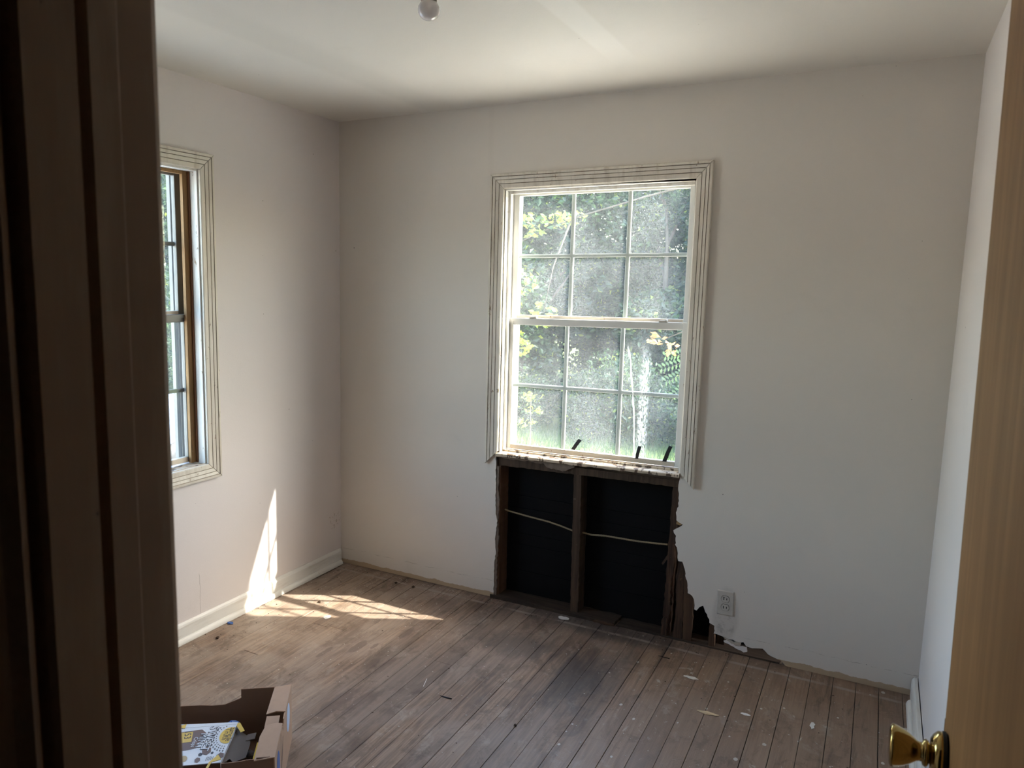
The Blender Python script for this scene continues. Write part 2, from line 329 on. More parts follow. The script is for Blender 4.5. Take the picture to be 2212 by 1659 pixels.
# floor: dark subfloor, one object per board
fl = MB().box((-.02, -4.6, -.05), (RW+.7, .115, -.021)).build('floor', M['sub'], kind='structure', label='worn dirty wooden strip floor with paint spots')
rn = random.Random(5); PITCHW = .0862; x = 2.791+PITCHW*2-36*PITCHW
joints = {}
def plank(x0, x1, y0, y1):
    gp_ = (.0007, .0006) if x0 < 1.15 else ((.0007, .0008) if rn.random() < .5 else (.0003, .0004)); x0 += gp_[0]+rn.random()*gp_[1]; x1 -= gp_[0]+rn.random()*gp_[1]; z = rn.uniform(-.0009, .0004); c = .0011
    mb = MB(); cx, cy_ = (x0+x1)/2, (y0+y1)/2
    a, b, p, q = x0-cx, x1-cx, y0-cy_+.0006, y1-cy_-.0006
    vs = [(a, p, -.02), (b, p, -.02), (b, q, -.02), (a, q, -.02), (a, p, -c), (b, p, -c), (b, q, -c), (a, q, -c), (a+c, p+.0008, 0), (b-c, p+.0008, 0), (b-c, q-.0008, 0), (a+c, q-.0008, 0)]
    fs = [(0, 1, 5, 4), (1, 2, 6, 5), (2, 3, 7, 6), (3, 0, 4, 7), (4, 5, 9, 8), (5, 6, 10, 9), (6, 7, 11, 10), (7, 4, 8, 11), (8, 9, 10, 11)]
    mb.add(vs, fs); o = mb.build('floor_board', M['floor'], fl, fix=False); o.location = (cx, cy_, z)
k = 0
while x < RW+.6:
    cuts = [.105, -4.5]
    fixed = {7: -.675, 3: -1.357}.get(int((x+.3)/PITCHW))
    yy = fixed if fixed else rn.uniform(-.5, -3.)
    if rn.random() < .5 or fixed: cuts.insert(1, yy)
    if len(cuts) == 3 and cuts[1] > -1.4 and rn.random() < .5: cuts.insert(2, cuts[1]-rn.uniform(1.2, 2))
    xa, xb = max(x, .001 if True else 0), x+PITCHW
    if xb > .01:
        for a, b in zip(cuts, cuts[1:]):
            plank(xa, xb, b, a if not (a > 0 and not (1.0 < x < 2.35)) else .012)
    x += PITCHW; k += 1

# back wall: plaster sheet with the window opening and the torn-out hole
ragR = [(1.914, .754), (1.913, .724), (1.917, .69), (1.918, .641), (1.907, .609), (1.913, .59), (1.911, .572), (1.929, .565), (1.943, .558), (1.931, .543), (1.9, .523), (1.914, .5), (1.915, .455), (1.925, .432), (1.927, .397), (1.933, .383), (1.952, .385), (1.958, .362), (1.967, .329), (1.98, .286), (1.985, .241), (2.007, .228), (2.015, .202), (2.02, .17), (2.03, .166), (2.041, .185), (2.055, .198), (2.065, .183), (2.074, .157), (2.089, .137), (2.09, .12), (2.114, .113), (2.113, .077), (2.145, .072), (2.169, .063), (2.197, .065), (2.22, .060), (2.243, .064), (2.253, .050), (2.271, .046), (2.294, .048), (2.324, .055), (2.35, .036), (2.403, .022), (2.426, .001)]
ragL = [(.989, .002), (.988, .179), (.996, .25), (.988, .317), (1.001, .415), (.989, .453), (.987, .588), (.984, .748)]
keep = lambda p: p[0] < .5 or p[0] > 2.42 or p[1] > .76 or p[1] < .01
outline = [(-.02, HH(0)+.01), (-.02, .002)]+ragL+[(1.0, .77), (1.0, 2.075), (1.918, 2.075), (1.918, .77)]+ragR+[(RW+.02, .001), (RW+.02, HH(RW)+.01)]
outline = jag(outline, .0025, .011, 3, keep)
wb = MB(); TH = .013
wb.prism(outline, lambda p: (p[0], 0, p[1]), lambda p: (p[0], TH, p[1]))
nf = len(tessellate_polygon([[Vector((p[0], p[1], 0)) for p in outline]]))
wb.m = [0]*(2*nf)+[1]*len(outline)
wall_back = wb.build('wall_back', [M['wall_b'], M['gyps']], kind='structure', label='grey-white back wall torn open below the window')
def bpart(name, mb, m_, **k): return mb.build(name, m_, wall_back, **k)
def hexm(mb, x0, x1, y0, y1, z0, z1, tz=0): mb.box((x0, y0, z0), (x1, y1, z1)); return mb
# black sheathing boards behind the cavity
zs = [-.10, .135, .275, .335, .47, .536, .70, .76]
for a, b in zip(zs, zs[1:]):
    bevel(bpart('sheathing_board', MB().box((-.02, .104, a+.0008), (RW+.02, .112, b-.0008)), M['felt']), .001, 1)
bpart('sheathing_backing', MB().box((-.02, .1122, -.1), (RW+.02, .1205, .76)), flat('grey_gap_backing', (.10, .09, .09), .9))
def brd(name, poly, y0, y1, m_, amp=.002, step=.02, seed=1, kp=lambda p: False, **k):
    pl_ = jag(poly, amp, step, seed, kp)
    return bpart(name, MB().prism(pl_, lambda p: (p[0], y0, p[1]), lambda p: (p[0], y1, p[1])), m_, **k)
brd('stud', [(.972, .0), (1.012, .0), (1.007, .70), (.972, .70)], .0135, .102, M['studl'], .0012, label='reddish stud at the left edge of the hole')
brd('stud', [(1.409, .004), (1.449, .004), (1.439, .712), (1.400, .712)], .018, .102, M['stud'], .0018, label='dark stud in the middle of the hole')
brd('stud', [(1.868, .0), (1.905, .0), (1.911, .44), (1.908, .715), (1.880, .715), (1.876, .44)], .028, .102, M['rot'], .003, label='rotten stud at the right edge of the hole')
brd('rotten_strip', [(1.892, .02), (1.905, .14), (1.900, .26), (1.912, .36), (1.906, .45), (1.897, .40), (1.893, .31), (1.885, .2), (1.882, .06)], .014, .028, M['rot'], .004, .012, 7)
brd('rotten_strip', [(1.868, .0), (1.893, .0), (1.893, .085), (1.882, .098), (1.870, .08)], .010, .027, M['rot'], .003, .012, 9)
brd('rotten_board', [(1.925, .0), (1.966, .0), (1.962, .20), (1.955, .37), (1.948, .384), (1.930, .378), (1.922, .30), (1.930, .15)], .018, .034, M['rot'], .002, .02, 11)
brd('rotten_board', [(1.969, .0), (2.008, .0), (2.010, .10), (2.008, .222), (1.990, .236), (1.977, .255), (1.966, .34), (1.958, .37), (1.964, .2)], .016, .032, M['studr'], .002, .02, 13)
brd('rotten_board', [(2.086, .0), (2.112, .0), (2.113, .105), (2.095, .118), (2.088, .11)], .014, .04, M['studr'], .002, .015, 15)
brd('stud', [(2.116, .0), (2.15, .0), (2.15, .70), (2.116, .70)], .055, .102, M['stud'])
bpart('splinter', MB().hexa([(1.848, .03, .345), (1.855, .03, .338), (1.857, .036, .340), (1.850, .036, .347), (1.880, .03, .402), (1.889, .03, .397), (1.890, .036, .399), (1.882, .036, .404)]), M['stud'])
bpart('splinter', MB().prism([(1.912, .553), (1.930, .549), (1.942, .558), (1.930, .568), (1.914, .571)], lambda p: (p[0], .004, p[1]), lambda p: (p[0], .010, p[1])), flat('torn_paper_backing', (.30, .19, .09), .9))
# bottom plate in two lengths, rough sill under the window
def plate(name, x0, x1, z0, z1, y0, y1, seed):
    pl_ = jag([(x0, y0), (x1, y0+.002), (x1+.006, y1), (x0, y1)], .002, .02, seed)
    return bpart(name, MB().prism(pl_, lambda p: (p[0], p[1], z0), lambda p: (p[0], p[1], z1+.0015*math.sin(p[0]*60))), M['plate'])
plate('bottom_plate', .972, 1.642, -.018, .016, -.006, .100, 3); plate('bottom_plate', 1.652, 2.40, -.018, .006, .004, .100, 4)
bpart('splinter', MB().prism(jag([(1.54, -.012), (1.60, -.02), (1.645, -.010), (1.62, .0), (1.56, .002)], .002, .01, 4), lambda p: (p[0], p[1], .004), lambda p: (p[0], p[1], .012)), M['studr'])
brd('rough_sill', [(.972, .702), (1.93, .722), (1.93, .752), (.972, .742)], .016, .102, M['stud'], .002)
brd('rough_sill', [(.985, .745), (1.24, .745), (1.26, .728), (1.36, .722), (1.378, .735), (1.405, .745), (1.405, .76), (.985, .754)], .006, .017, M['scrap'], .003, .012, 21, label='torn plaster scrap left under the sill')
# loose plaster flake low on the right
bpart('plaster_flake', MB().prism(jag([(2.155, .050), (2.20, .036), (2.245, .020), (2.262, .028), (2.26, .046), (2.21, .042), (2.17, .056)], .002, .01, 2), lambda p: (p[0], -.004, p[1]), lambda p: (p[0], .004, p[1])), M['wall'])
bpart('plaster_flake', MB().prism(jag([(2.15, .075), (2.20, .062), (2.235, .066), (2.232, .050), (2.19, .046)], .002, .01, 5), lambda p: (p[0], -.002, p[1]-.004), lambda p: (p[0], .006, p[1]-.004)), M['gyps'])
# sooty left return of plaster
brd('plaster_edge', [(.990, .01), (1.003, .01), (1.001, .20), (1.007, .33), (1.000, .42), (1.008, .5), (.998, .60), (1.004, .70), (.990, .70)], .004, .0132, M['scrap'], .003, .012, 31)

# left wall with the opening of the second window, from a ring of quads
def sheet(name, u0, u1, z0, z1, holes, fpos, th, m_, **k):
    us = sorted({u0, u1, *[h[0] for h in holes], *[h[1] for h in holes]}); zs_ = sorted({z0, z1, *[h[2] for h in holes], *[h[3] for h in holes]})
    poly = MB(); idx = {}
    for t_ in (0, th):
        for i, u in enumerate(us):
            for j, z in enumerate(zs_): idx[(i, j, t_)] = len(poly.v); poly.v.append(fpos(u, z, t_))
    solid = lambda i, j: 0 <= i < len(us)-1 and 0 <= j < len(zs_)-1 and not any(us[i] >= h[0]-1e-6 and us[i+1] <= h[1]+1e-6 and zs_[j] >= h[2]-1e-6 and zs_[j+1] <= h[3]+1e-6 for h in holes)
    for i in range(len(us)-1):
        for j in range(len(zs_)-1):
            if not solid(i, j): continue
            for t_ in (0, th): poly.f.append((idx[i, j, t_], idx[i+1, j, t_], idx[i+1, j+1, t_], idx[i, j+1, t_]))
            for di, dj, e in ((-1, 0, ((i, j), (i, j+1))), (1, 0, ((i+1, j), (i+1, j+1))), (0, -1, ((i, j), (i+1, j))), (0, 1, ((i, j+1), (i+1, j+1)))):
                if not solid(i+di, j+dj): poly.f.append((idx[(*e[0], 0)], idx[(*e[1], 0)], idx[(*e[1], th)], idx[(*e[0], th)]))
    poly.m = [0]*len(poly.f)
    return poly.build(name, m_, **k)
W2Y = -.867-1.058   # left-hand end of window_2 casing (along y)
sheet('wall_left', -2.96, .0, -.02, H0+.005, [(W2Y+.072, -.867-.068, .775, 2.075)], lambda u, z, t_: (-t_, u, z), .15, M['wall_l'], kind='structure', label='left wall, grey-white paint, sunlit patch near the floor')
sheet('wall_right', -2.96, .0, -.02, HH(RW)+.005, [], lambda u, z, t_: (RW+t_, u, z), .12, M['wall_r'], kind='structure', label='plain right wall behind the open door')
DX0, DX1, DZ = 2.058, 2.835, 2.05
sheet('wall_front', -.1, RW+.75, -.02, HH(RW)+.005, [(DX0, DX1, -.02, DZ)], lambda u, z, t_: (u, YF-t_, z), .145, M['wall'], kind='structure', label='doorway wall beside the camera')
# outer skin of the back wall beyond the sheathing
sheet('wall_outside', -.2, RW+.2, -.5, 2.9, [(1.0, 1.918, .76, 2.135)], lambda u, z, t_: (u, .121+t_, z), .02, flat('white_siding', (.68, .68, .66), .6), kind='structure', label='outer siding of the back wall')
cm = MB(); cm.hexa([(-.15, -2.96, HH(-.15)), (RW+.12, -2.96, HH(RW+.12)), (RW+.12, .14, HH(RW+.12)), (-.15, .14, HH(-.15)), (-.15, -2.96, 2.6), (RW+.12, -2.96, 2.6), (RW+.12, .14, 2.6), (-.15, .14, 2.6)])
cm.build('ceiling', M['ceil'], kind='structure', label='off-white ceiling with a lighter taped strip')
MB().box((-.5, -5.0, 2.61), (RW+1.0, .27, 2.8)).build('roof', flat('roof_deck', (.12, .1, .09), .9), kind='structure')
# hall around the camera
hm = MB(); hm.box((1.1, -4.55, -.02), (1.2, YH-.001, 2.5)); hm.box((3.55, -4.55, -.02), (3.65, YH-.001, 2.5)); hm.box((1.1, -4.65, -.02), (3.65, -4.55, 2.5)); hm.box((1.1, -4.65, 2.5), (3.65, YH-.001, 2.6))
hm.build('wall_hall', flat('hall_paint', (.45, .40, .34), .7), kind='structure', label='hall walls behind the camera')

# skirting boards
def skirt(name, x, sgn, y0, y1, h, sh0, lab, w=0):
    root = empty(name, kind='structure', label=lab)
    pr = [(0, 0), (.013+w, 0), (.013+w, h-.016), (.010+w, h-.008), (.004+w, h), (0, h)]
    MB().prism(pr, lambda p: (x+sgn*p[0], y0, p[1]+.001), lambda p: (x+sgn*p[0], y1, p[1]+.001)).build('board', M['base'], root)
    q = [(.0135+w, 0)]+[(.0135+w+.016*math.cos(a), .024*math.sin(a)) for a in [R(i*15) for i in range(7)]]
    MB().prism(q, lambda p: (x+sgn*p[0], sh0, p[1]+.001), lambda p: (x+sgn*p[0], y1, p[1]+.001)).build('shoe_moulding', M['base'], root)
skirt('baseboard_left', .0, 1, -.012, YF+.001, .088, -.02, 'scuffed white baseboard along the left wall')
skirt('baseboard_right', RW-.004, -1, -.006, -2.7, .083, -.085, 'white baseboard standing off the right wall', .007)

# door frame: jamb and casings seen close up on the left
tr = empty('trim_1', kind='structure', label='dark painted door frame close to the camera on the left')
zt = DZ
prof = [(2.058, -2.80), (2.064, -2.803), (2.070, -2.812), (2.070, -2.846), (2.072, -2.848), (2.0735, -2.850), (2.0735, -2.8755), (2.066, -2.8765), (2.058, -2.8785), (2.055, -2.880), (2.055, -2.8895), (2.075, -2.891), (2.083, -2.893), (2.083, -2.937), (2.076, -2.940), (2.062, -2.941), (2.062, -2.9475), (2.074, -2.949), (2.076, -2.955), (2.060, -2.9615), (2.055, -2.972), (1.98, -2.975), (1.98, -2.9605), (2.052, -2.9605), (2.052, -2.80)]
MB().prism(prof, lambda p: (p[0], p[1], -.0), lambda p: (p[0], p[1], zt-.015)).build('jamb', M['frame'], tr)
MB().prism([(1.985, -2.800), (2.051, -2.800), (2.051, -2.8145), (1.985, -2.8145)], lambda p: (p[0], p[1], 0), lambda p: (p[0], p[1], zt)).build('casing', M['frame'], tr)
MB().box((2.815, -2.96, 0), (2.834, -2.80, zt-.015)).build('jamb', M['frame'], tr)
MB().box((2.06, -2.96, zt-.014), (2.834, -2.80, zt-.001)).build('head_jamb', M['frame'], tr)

# door, open 90 degrees against the right wall, leaning a little
DKX, DEY, KZ = 2.806, -2.10, .994
door = empty('door_1', (DKX, DEY, 1.0), kind='structure', label='honey brown wooden door standing open at the right'); door.rotation_euler = (0, R(-1.0), 0)
bevel(MB().box((0, -.715, -.985), (.035, 0, 1.02)).build('door_slab', M['door'], door), .0015, 2)
KM = Matrix.Translation(Vector((-.007, -.062, KZ-1.0))) @ Matrix.Rotation(R(-90), 4, 'Y')
kn = MB().lathe([(.0, .0660), (.018, .0658), (.0255, .0648), (.0288, .0625), (.0290, .0605), (.0278, .056), (.0250, .048), (.0212, .0405), (.0170, .0345), (.0140, .0305), (.0128, .0270), (.0125, .024), (.017, .0225), (.0185, .0195), (.017, .0165), (.013, .015), (.013, .004)], 40, KM).build('door_knob', M['brass'], door, smooth=True)
MB().lathe([(.012, .0145), (.022, .0135), (.0275, .0105), (.0325, .0055), (.033, .002), (.0325, -.0004)], 40, KM).build('rosette', M['brass'], kn, smooth=True)
MB().lathe([(0, -.0002), (.034, -.0002), (.034, -.004), (.03, -.0068), (0, -.0068)], 36, KM).build('black_gap_disc', M['black'], kn, smooth=False)  # black disc stands in for the dark gap behind the rosette
MB().box((-.0005, -.0005, KZ-1.03), (.0355, .0012, KZ-.975)).build('latch_plate', M['brass'], door)
for hz in (-.75, .0, .8): MB().tube([(-.004, -.716, hz), (-.004, -.716, hz+.09)], .006, 10).build('hinge', M['dark'], door)

# ---------------------------------------------------------------- windows
PROF = [(0, 0), (0, .012), (.004, .015), (.0215, .0155), (.0230, .0105), (.0245, .0165), (.0395, .0185), (.0408, .0135), (.0425, .0195), (.0545, .0215), (.0558, .0165), (.0580, .0235), (.068, .0225), (.070, .019), (.070, 0)]
GROOVE = (3, 4, 6, 7, 9, 10)
def groovy(mb):
    k_ = len(PROF); base = len(mb.f)-k_
    for g in GROOVE: mb.m[base+g] = 1
    return mb
def make_window(name, loc, rz, lab, apron, sloped, bare):
    root = empty(name, loc, rz, kind='structure', label=lab)
    sh = lambda s, z: z+(.020*(s-.07) if sloped else 0)
    def P(n_, mb, m_, **k):
        mb.v = [(v[0], v[1], sh(v[0], v[2])) for v in mb.v]; return mb.build(n_, m_, k.pop('par', root), **k)
    a0, a1, zb, zt_ = .070, .988, .781, 2.064      # inner edges of the casing
    # casing, mitred (y = outward from the room, so the moulding goes to -y)
    def side(sgn, s):
        bot = (lambda w: zb-w)
        return groovy(MB().prism(PROF, lambda p: (s+sgn*p[0], -p[1]-.0002, bot(p[0])), lambda p: (s+sgn*p[0], -p[1]-.0002, zt_+p[0]+.0)))
    CM = [M['trim'], M['groove_soft'] if bare else M['groove']]
    P('casing', side(-1, a0), CM); P('casing', side(1, a1), CM)
    P('casing', groovy(MB().prism(PROF, lambda p: (a0-p[0]+.0012, -p[1]-.0002, zt_+p[0]+.0016), lambda p: (a1+p[0]-.0012, -p[1]-.0002, zt_+p[0]+.0016))), CM)
    if apron: P('casing', groovy(MB().prism(PROF, lambda p: (a0-p[0]+.0012, -p[1]-.0002, zb-p[0]-.0016), lambda p: (a1+p[0]-.0012, -p[1]-.0002, zb-p[0]-.0016))), CM)
    # jamb boards
    JD = .12
    b0, b1, bt = .077, .981, 2.058; dy = .0165 if bare else 0; JD += .004 if bare else 0
    P('jamb_board', MB().box((b0-.012, .0, .765), (b0, JD, bt)), M['jamb']); P('jamb_board', MB().box((b1, .0, .765), (b1+.006, JD, bt)), M['jamb'])
    P('head_board', MB().box((b0-.006, .0, bt), (b1+.006, JD, bt+.012)), M['jamb'])
    # sill
    if apron: P('sill', MB().hexa([(b0, -.001, .764), (b1, -.001, .764), (b1, JD, .764), (b0, JD, .764), (b0, -.001, .782), (b1, -.001, .782), (b1, JD, .772), (b0, JD, .772)]), M['sill'])
    else:
        pz = [(-.012, .752), (-.015, .757), (-.014, .768), (-.009, .772), (.030, .774), (.031, .782), (.052, .783), (.12, .775), (.12, .755)]
        nseg = 60; mb = MB(); rn_ = random.Random(8)
        for i in range(nseg+1):
            s = .058+(.988-.058)*i/nseg
            for j, (y, z) in enumerate(pz):
                e = max(0, .003+.010*noise.noise(Vector((s*22, 3, 0))))*(.3+.7*i/nseg) if j < 2 else 0
                mb.v.append((s, y+(e if j < 2 else 0), z+(e if j == 0 else (.0022*noise.noise(Vector((s*30, 9, 0))) if j == 2 else 0))))
        n_ = len(pz)
        mb.f = [(i*n_+j, i*n_+(j+1) % n_, (i+1)*n_+(j+1) % n_, (i+1)*n_+j) for i in range(nseg) for j in range(n_)]+[tuple(range(n_)), tuple(nseg*n_+j for j in range(n_))]
        mb.m = [0]*len(mb.f); P('sill', mb, M['sill'])
    # stops and tracks
    ms = M['stop'] if bare else M['jamb']
    for sg, s in ((1, b0), (-1, b1)):
        w = .012 if sg > 0 and not bare else (.031 if bare else .008)
        q = [s, s+sg*w]; P('stop', MB().box((min(q), .030+dy*1.2, .783), (max(q), .046+dy*1.2, bt)), ms)
        if bare: q = [s, s+sg*.007]; P('stop', MB().box((min(q), .040, .783), (max(q), .0494, bt)), M['redwood'])
        q = [s, s+sg*.020]; P('track', MB().box((min(q), .100+dy, .775), (max(q), .112+dy*.5, bt)), M['alu'] if bare else M['sash'])
        q = [s, s+sg*.006]; P('track', MB().box((min(q), .047+dy*1.22, .778), (max(q), .0995+dy, bt)), M['sash'] if not bare else M['alu'])
    P('stop', MB().box((b0+.0315 if bare else b0+.012, .030+dy*1.2, bt-.014), (b1-.0315 if bare else b1-.008, .046+dy*1.2, bt-.0002)), ms)
    # outer storm frame
    ms_ = M['alu'] if bare else M['sash']
    for bx_ in (((b0-.01, .125, .75), (b0+.022, .145, bt+.10)), ((b1-.035, .125, .75), (b1+.02, .145, bt+.10))): P('storm_frame', MB().box(*bx_), ms_)
    P('storm_frame', MB().box((b0+.0225, .125, bt+.075), (b1-.0355, .145, bt+.10)), ms_)
    def sash(nm, z0, z1, y0, fw_, top, bot, lab_):
        y0 += dy
        sr = empty(nm, par := (0, 0, 0)); sr.parent = root; sr['label'] = lab_
        c0, c1 = b0+.0065, b1-.0065; th = .022
        g0, g1 = c0+fw_, c1-fw_; h0, h1 = z0+bot, z1-top
        Q = lambda n2, mb, m2: P(n2, mb, m2, par=sr)
        m2 = M['sash'] if not bare else M['alu']
        bevel(Q('stile', MB().box((c0, y0, z0), (g0, y0+th, z1)), m2), .002); bevel(Q('stile', MB().box((g1, y0, z0), (c1, y0+th, z1)), m2), .002)
        bevel(Q('rail', MB().box((g0+.0004, y0, z0), (g1-.0004, y0+th, h0)), M['sashd']), .002)
        bevel(Q('rail', MB().box((g0+.0004, y0, h1), (g1-.0004, y0+th, z1)), m2), .002)
        if top > .025: Q('rail', MB().box((g0, y0-.0045, z1-.016), (g1, y0-.0003, z1-.002)), m2)
        Q('pane', MB().box((g0-.001, y0+.010, h0-.001), (g1+.001, y0+.013, h1+.001)), M['glass'])
        for k_ in (1, 2):
            s = g0+(g1-g0)*k_/3; mv = [(s-.0095, y0+.021), (s-.0095, y0+.015), (s-.0055, y0+.0135), (s+.0055, y0+.0135), (s+.0095, y0+.015), (s+.0095, y0+.021)]
            Q('muntin', MB().prism(mv, lambda p: (p[0], p[1], h0), lambda p: (p[0], p[1], h1)), M['alu'] if bare else M['grille'])
        zm = (h0+h1)/2; mh = [(y0+.0208, zm-.009), (y0+.0152, zm-.009), (y0+.0137, zm-.0055), (y0+.0137, zm+.0055), (y0+.0152, zm+.009), (y0+.0208, zm+.009)]
        Q('muntin', MB().prism(mh, lambda p: (g0, p[0], p[1]), lambda p: (g1, p[0], p[1])), M['alu'] if bare else M['grille'])
        return sr
    sash('upper_sash', 1.434, 2.052, .076, .030, .014, .028, 'outer upper sash with six small panes')
    sash('lower_sash', .7865, 1.448, .051, .026, .034, .024, 'inner lower sash with six small panes')
    if not bare:
        for s in (.215, .86):
            lk = P('sash_lock', MB().box((s-.02, .048, 1.4485), (s+.02, .070, 1.452)), M['sashd'])
            P('lock_lever', MB().box((s-.014, .046, 1.4525), (s+.012, .056, 1.457)), M['sash'], par=lk); P('lock_lever', MB().box((s+.013, .044, 1.4525), (s+.019, .066, 1.459)), M['sash'], par=lk)
    return root
make_window('window_1', (.928, 0, 0), 0, 'white six-over-six sash window in the back wall with dusty panes', False, True, False)
make_window('window_2', (0, W2Y, 0), R(90), 'sash window in the left wall, half hidden, with bare wood stops', True, False, True)

# peeling strips of black tape stuck on the lower rail and glass
for i, (q, lab) in enumerate((([(1.368, .807), (1.387, .804), (1.422, .857), (1.405, .863)], 'leftmost of three black tape strips, leaning on the middle pane'),
                              ([(1.691, .802), (1.706, .803), (1.719, .864), (1.702, .864)], 'middle of three black tape strips, nearly upright'),
                              ([(1.820, .806), (1.840, .807), (1.864, .880), (1.847, .883)], 'rightmost and longest of three black tape strips'))):
    zc = .806
    mb = MB(); n_ = 4
    for k_ in range(n_+1):
        t_ = k_/n_; l = Vector(q[0]).lerp(Vector(q[3]), t_); r_ = Vector(q[1]).lerp(Vector(q[2]), t_)
        y = .0492-.004*math.sin(t_*3.1)
        mb.v += [(l.x, y, l.y+.018), (r_.x, y, r_.y+.018), (r_.x, y+.0008, r_.y+.018), (l.x, y+.0008, l.y+.018)]
    for k_ in range(n_): mb.f += [(k_*4+j, k_*4+(j+1) % 4, k_*4+4+(j+1) % 4, k_*4+4+j) for j in range(4)]
    mb.f += [(0, 1, 2, 3), (16, 17, 18, 19)]; mb.m = [0]*len(mb.f)
    mb.build('tape_strip', M['black'], label=lab, cat='tape', group='black tape strips on the lower sash')

# cable through the studs
pts = [(1.013, .06, .462), (1.032, .06, .457), (1.145, .06, .446), (1.259, .06, .437), (1.322, .06, .427), (1.388, .06, .414), (1.442, .06, .413), (1.493, .058, .410), (1.558, .06, .417), (1.623, .06, .418), (1.719, .06, .419), (1.81, .06, .425), (1.872, .06, .430)]
pp = [Vector(p) for p in pts]; fine = []
for a, b in zip(pp, pp[1:]):
    k_ = max(2, int((b-a).length/.006)); fine += [a.lerp(b, i/k_) for i in range(k_)]
MB().tube(fine, [.0042+(.0008 if i % 2 else 0) for i in range(len(fine))], 8).build('electrical_cable', M['cable'], smooth=True, label='thin tan woven cable sagging across the black wall cavity', cat='cable')

# outlet
ol = empty('wall_outlet', (2.1535, 0, .2305), label='grimy white double outlet low on the back wall', cat='outlet')
ol.rotation_euler = (0, R(-1.5), 0)
mb = MB(); mb.hexa([(-.038, -.0005, -.0575), (.038, -.0005, -.0575), (.038, -.0005, .0575), (-.038, -.0005, .0575), (-.034, -.006, -.0535), (.034, -.006, -.0535), (.034, -.006, .0535), (-.034, -.006, .0535)])
bevel(mb.build('cover_plate', M['outlet'], ol), .001, 2)
for zc in (.0195, -.0195):
    pr = []
    for i in range(28):
        a = 2*math.pi*i/28; pr.append((.0172*math.cos(a), zc+max(-.0142, min(.0142, .0172*math.sin(a)))))
    MB().prism([(p[0]*1.09, zc+(p[1]-zc)*1.10) for p in pr], lambda p: (p[0], -.0058, p[1]), lambda p: (p[0], -.0063, p[1])).build('gap_ring', M['dark'], ol)
    rc = MB().prism(pr, lambda p: (p[0], -.0061, p[1]), lambda p: (p[0], -.0085, p[1])).build('receptacle', M['outlet'], ol)
    for xs, h in ((-.0065, .0045), (.0065, .0036)):
        MB().box((xs-.0018, -.0088, zc-h*1.25+.001), (xs+.0018, -.0086, zc+h*1.25+.001)).build('slot', M['black'], rc)
    if zc > 0: MB().box((-.010, -.0088, zc+.0068), (-.001, -.0086, zc+.0092)).build('slot', M['black'], rc)
MB().lathe([(0, .0015), (.0025, .001), (.003, 0)], 12, Matrix.Translation((0, -.006, 0)) @ Matrix.Rotation(R(90), 4, 'X')).build('screw', M['sashd'], ol)

# bulb
bl = empty('light_bulb', (1.462, -1.412, HH(1.462)), label='unlit frosted bulb in a ceiling socket', cat='light bulb')
gp = [(0, -.115), (.006, -.1147), (.012, -.1133), (.019, -.1100), (.0255, -.1040), (.0296, -.0955), (.0307, -.0870), (.0295, -.0790), (.0260, -.0720), (.0218, -.0670)]
MB().lathe(gp, 36).build('bulb_globe', M['bulb'], bl, smooth=True)
MB().lathe([(.0212, -.0673), (.0226, -.0660), (.0222, -.052), (.0185, -.036), (.0165, -.022)], 30).build('bulb_collar', flat('brown_grey_collar', (.20, .165, .12), .5), bl, smooth=True)
MB().lathe([(0, -.024), (.024, -.024), (.027, -.020), (.030, -.004), (.055, -.003), (.056, .0)], 32).build('socket', flat('ivory_socket', (.55, .5, .42), .5), bl, smooth=True)

# ---------------------------------------------------------------- cardboard box and rubbish
bx = empty('cardboard_box', (.916, -1.406, .0), math.atan2(-.811, .584), label='open torn cardboard box on the floor at bottom left', cat='box')
# local frame: +x along the right-hand face towards the camera, -y to the left
L_, W_, T_ = .41, .44, .0035
def panel(n_, poly, fa, m_, par=bx, **k):
    """poly in (u, z); fa(u, z, t) -> local point"""
    return MB().prism(poly, lambda p: fa(p[0], p[1], 0), lambda p: fa(p[0], p[1], T_)).build(n_, m_, par, **k)
z0 = .002
rs = panel('right_side', jag([(0, z0), (L_, z0), (L_, .2), (.245, .2), (.238, .186), (.228, .172), (.222, .178), (.208, .185), (.200, .196), (.176, .2), (0, .2)], .0012, .03, 2), lambda u, z, t_: (u, -t_, z), M['card'])
back_poly = [(0, z0), (W_, z0), (W_, .150)]+[(.36, .151), (.30, .150), (.26, .146), (.22, .147), (.19, .158), (.165, .168)]+[(.1645, .200), (0, .2)]
panel('back_side', back_poly, lambda u, z, t_: (T_+t_, -u-T_*1.1, z), M['cardd'])
panel('left_side', [(0, z0), (L_, z0), (L_, .17), (.2, .165), (0, .15)], lambda u, z, t_: (u, -W_-T_*2.2-t_, z), M['cardd'])
panel('front_side', jag([(0, z0), (W_, z0), (W_, .085), (.2, .09), (.155, .10), (.150, .192), (.10, .195), (.04, .2), (0, .2)], .0012, .02, 4), lambda u, z, t_: (L_-T_-t_, -u-T_*1.1, z), M['cardd'])
MB().box((T_*2.2, -W_-T_, z0), (L_-T_*2.2, -T_*1.2, z0+T_)).build('bottom', M['cardd'], bx)
def flap(poly, drop, m_): return MB().prism(poly, lambda p: (p[0], p[1]-.0002, .2005+drop*p[1]/.06), lambda p: (p[0], p[1]-.0002, .2035+drop*p[1]/.06)).build('flap', m_, bx)
flap([(0, 0), (.168, 0), (.160, -.030), (.172, -.060), (.004, -.056)], .004, M['card'])
flap([(.235, 0), (L_, 0), (L_+.002, -.060), (.29, -.062), (.232, -.052), (.228, -.02)], .006, M['card'])
MB().hexa([(.176, -.016, .192), (.229, -.016, .186), (.229, -.058, .186), (.176, -.058, .192), (.176, -.016, .195), (.229, -.016, .189), (.229, -.058, .189), (.176, -.058, .195)]).build('flap', M['card'], bx)
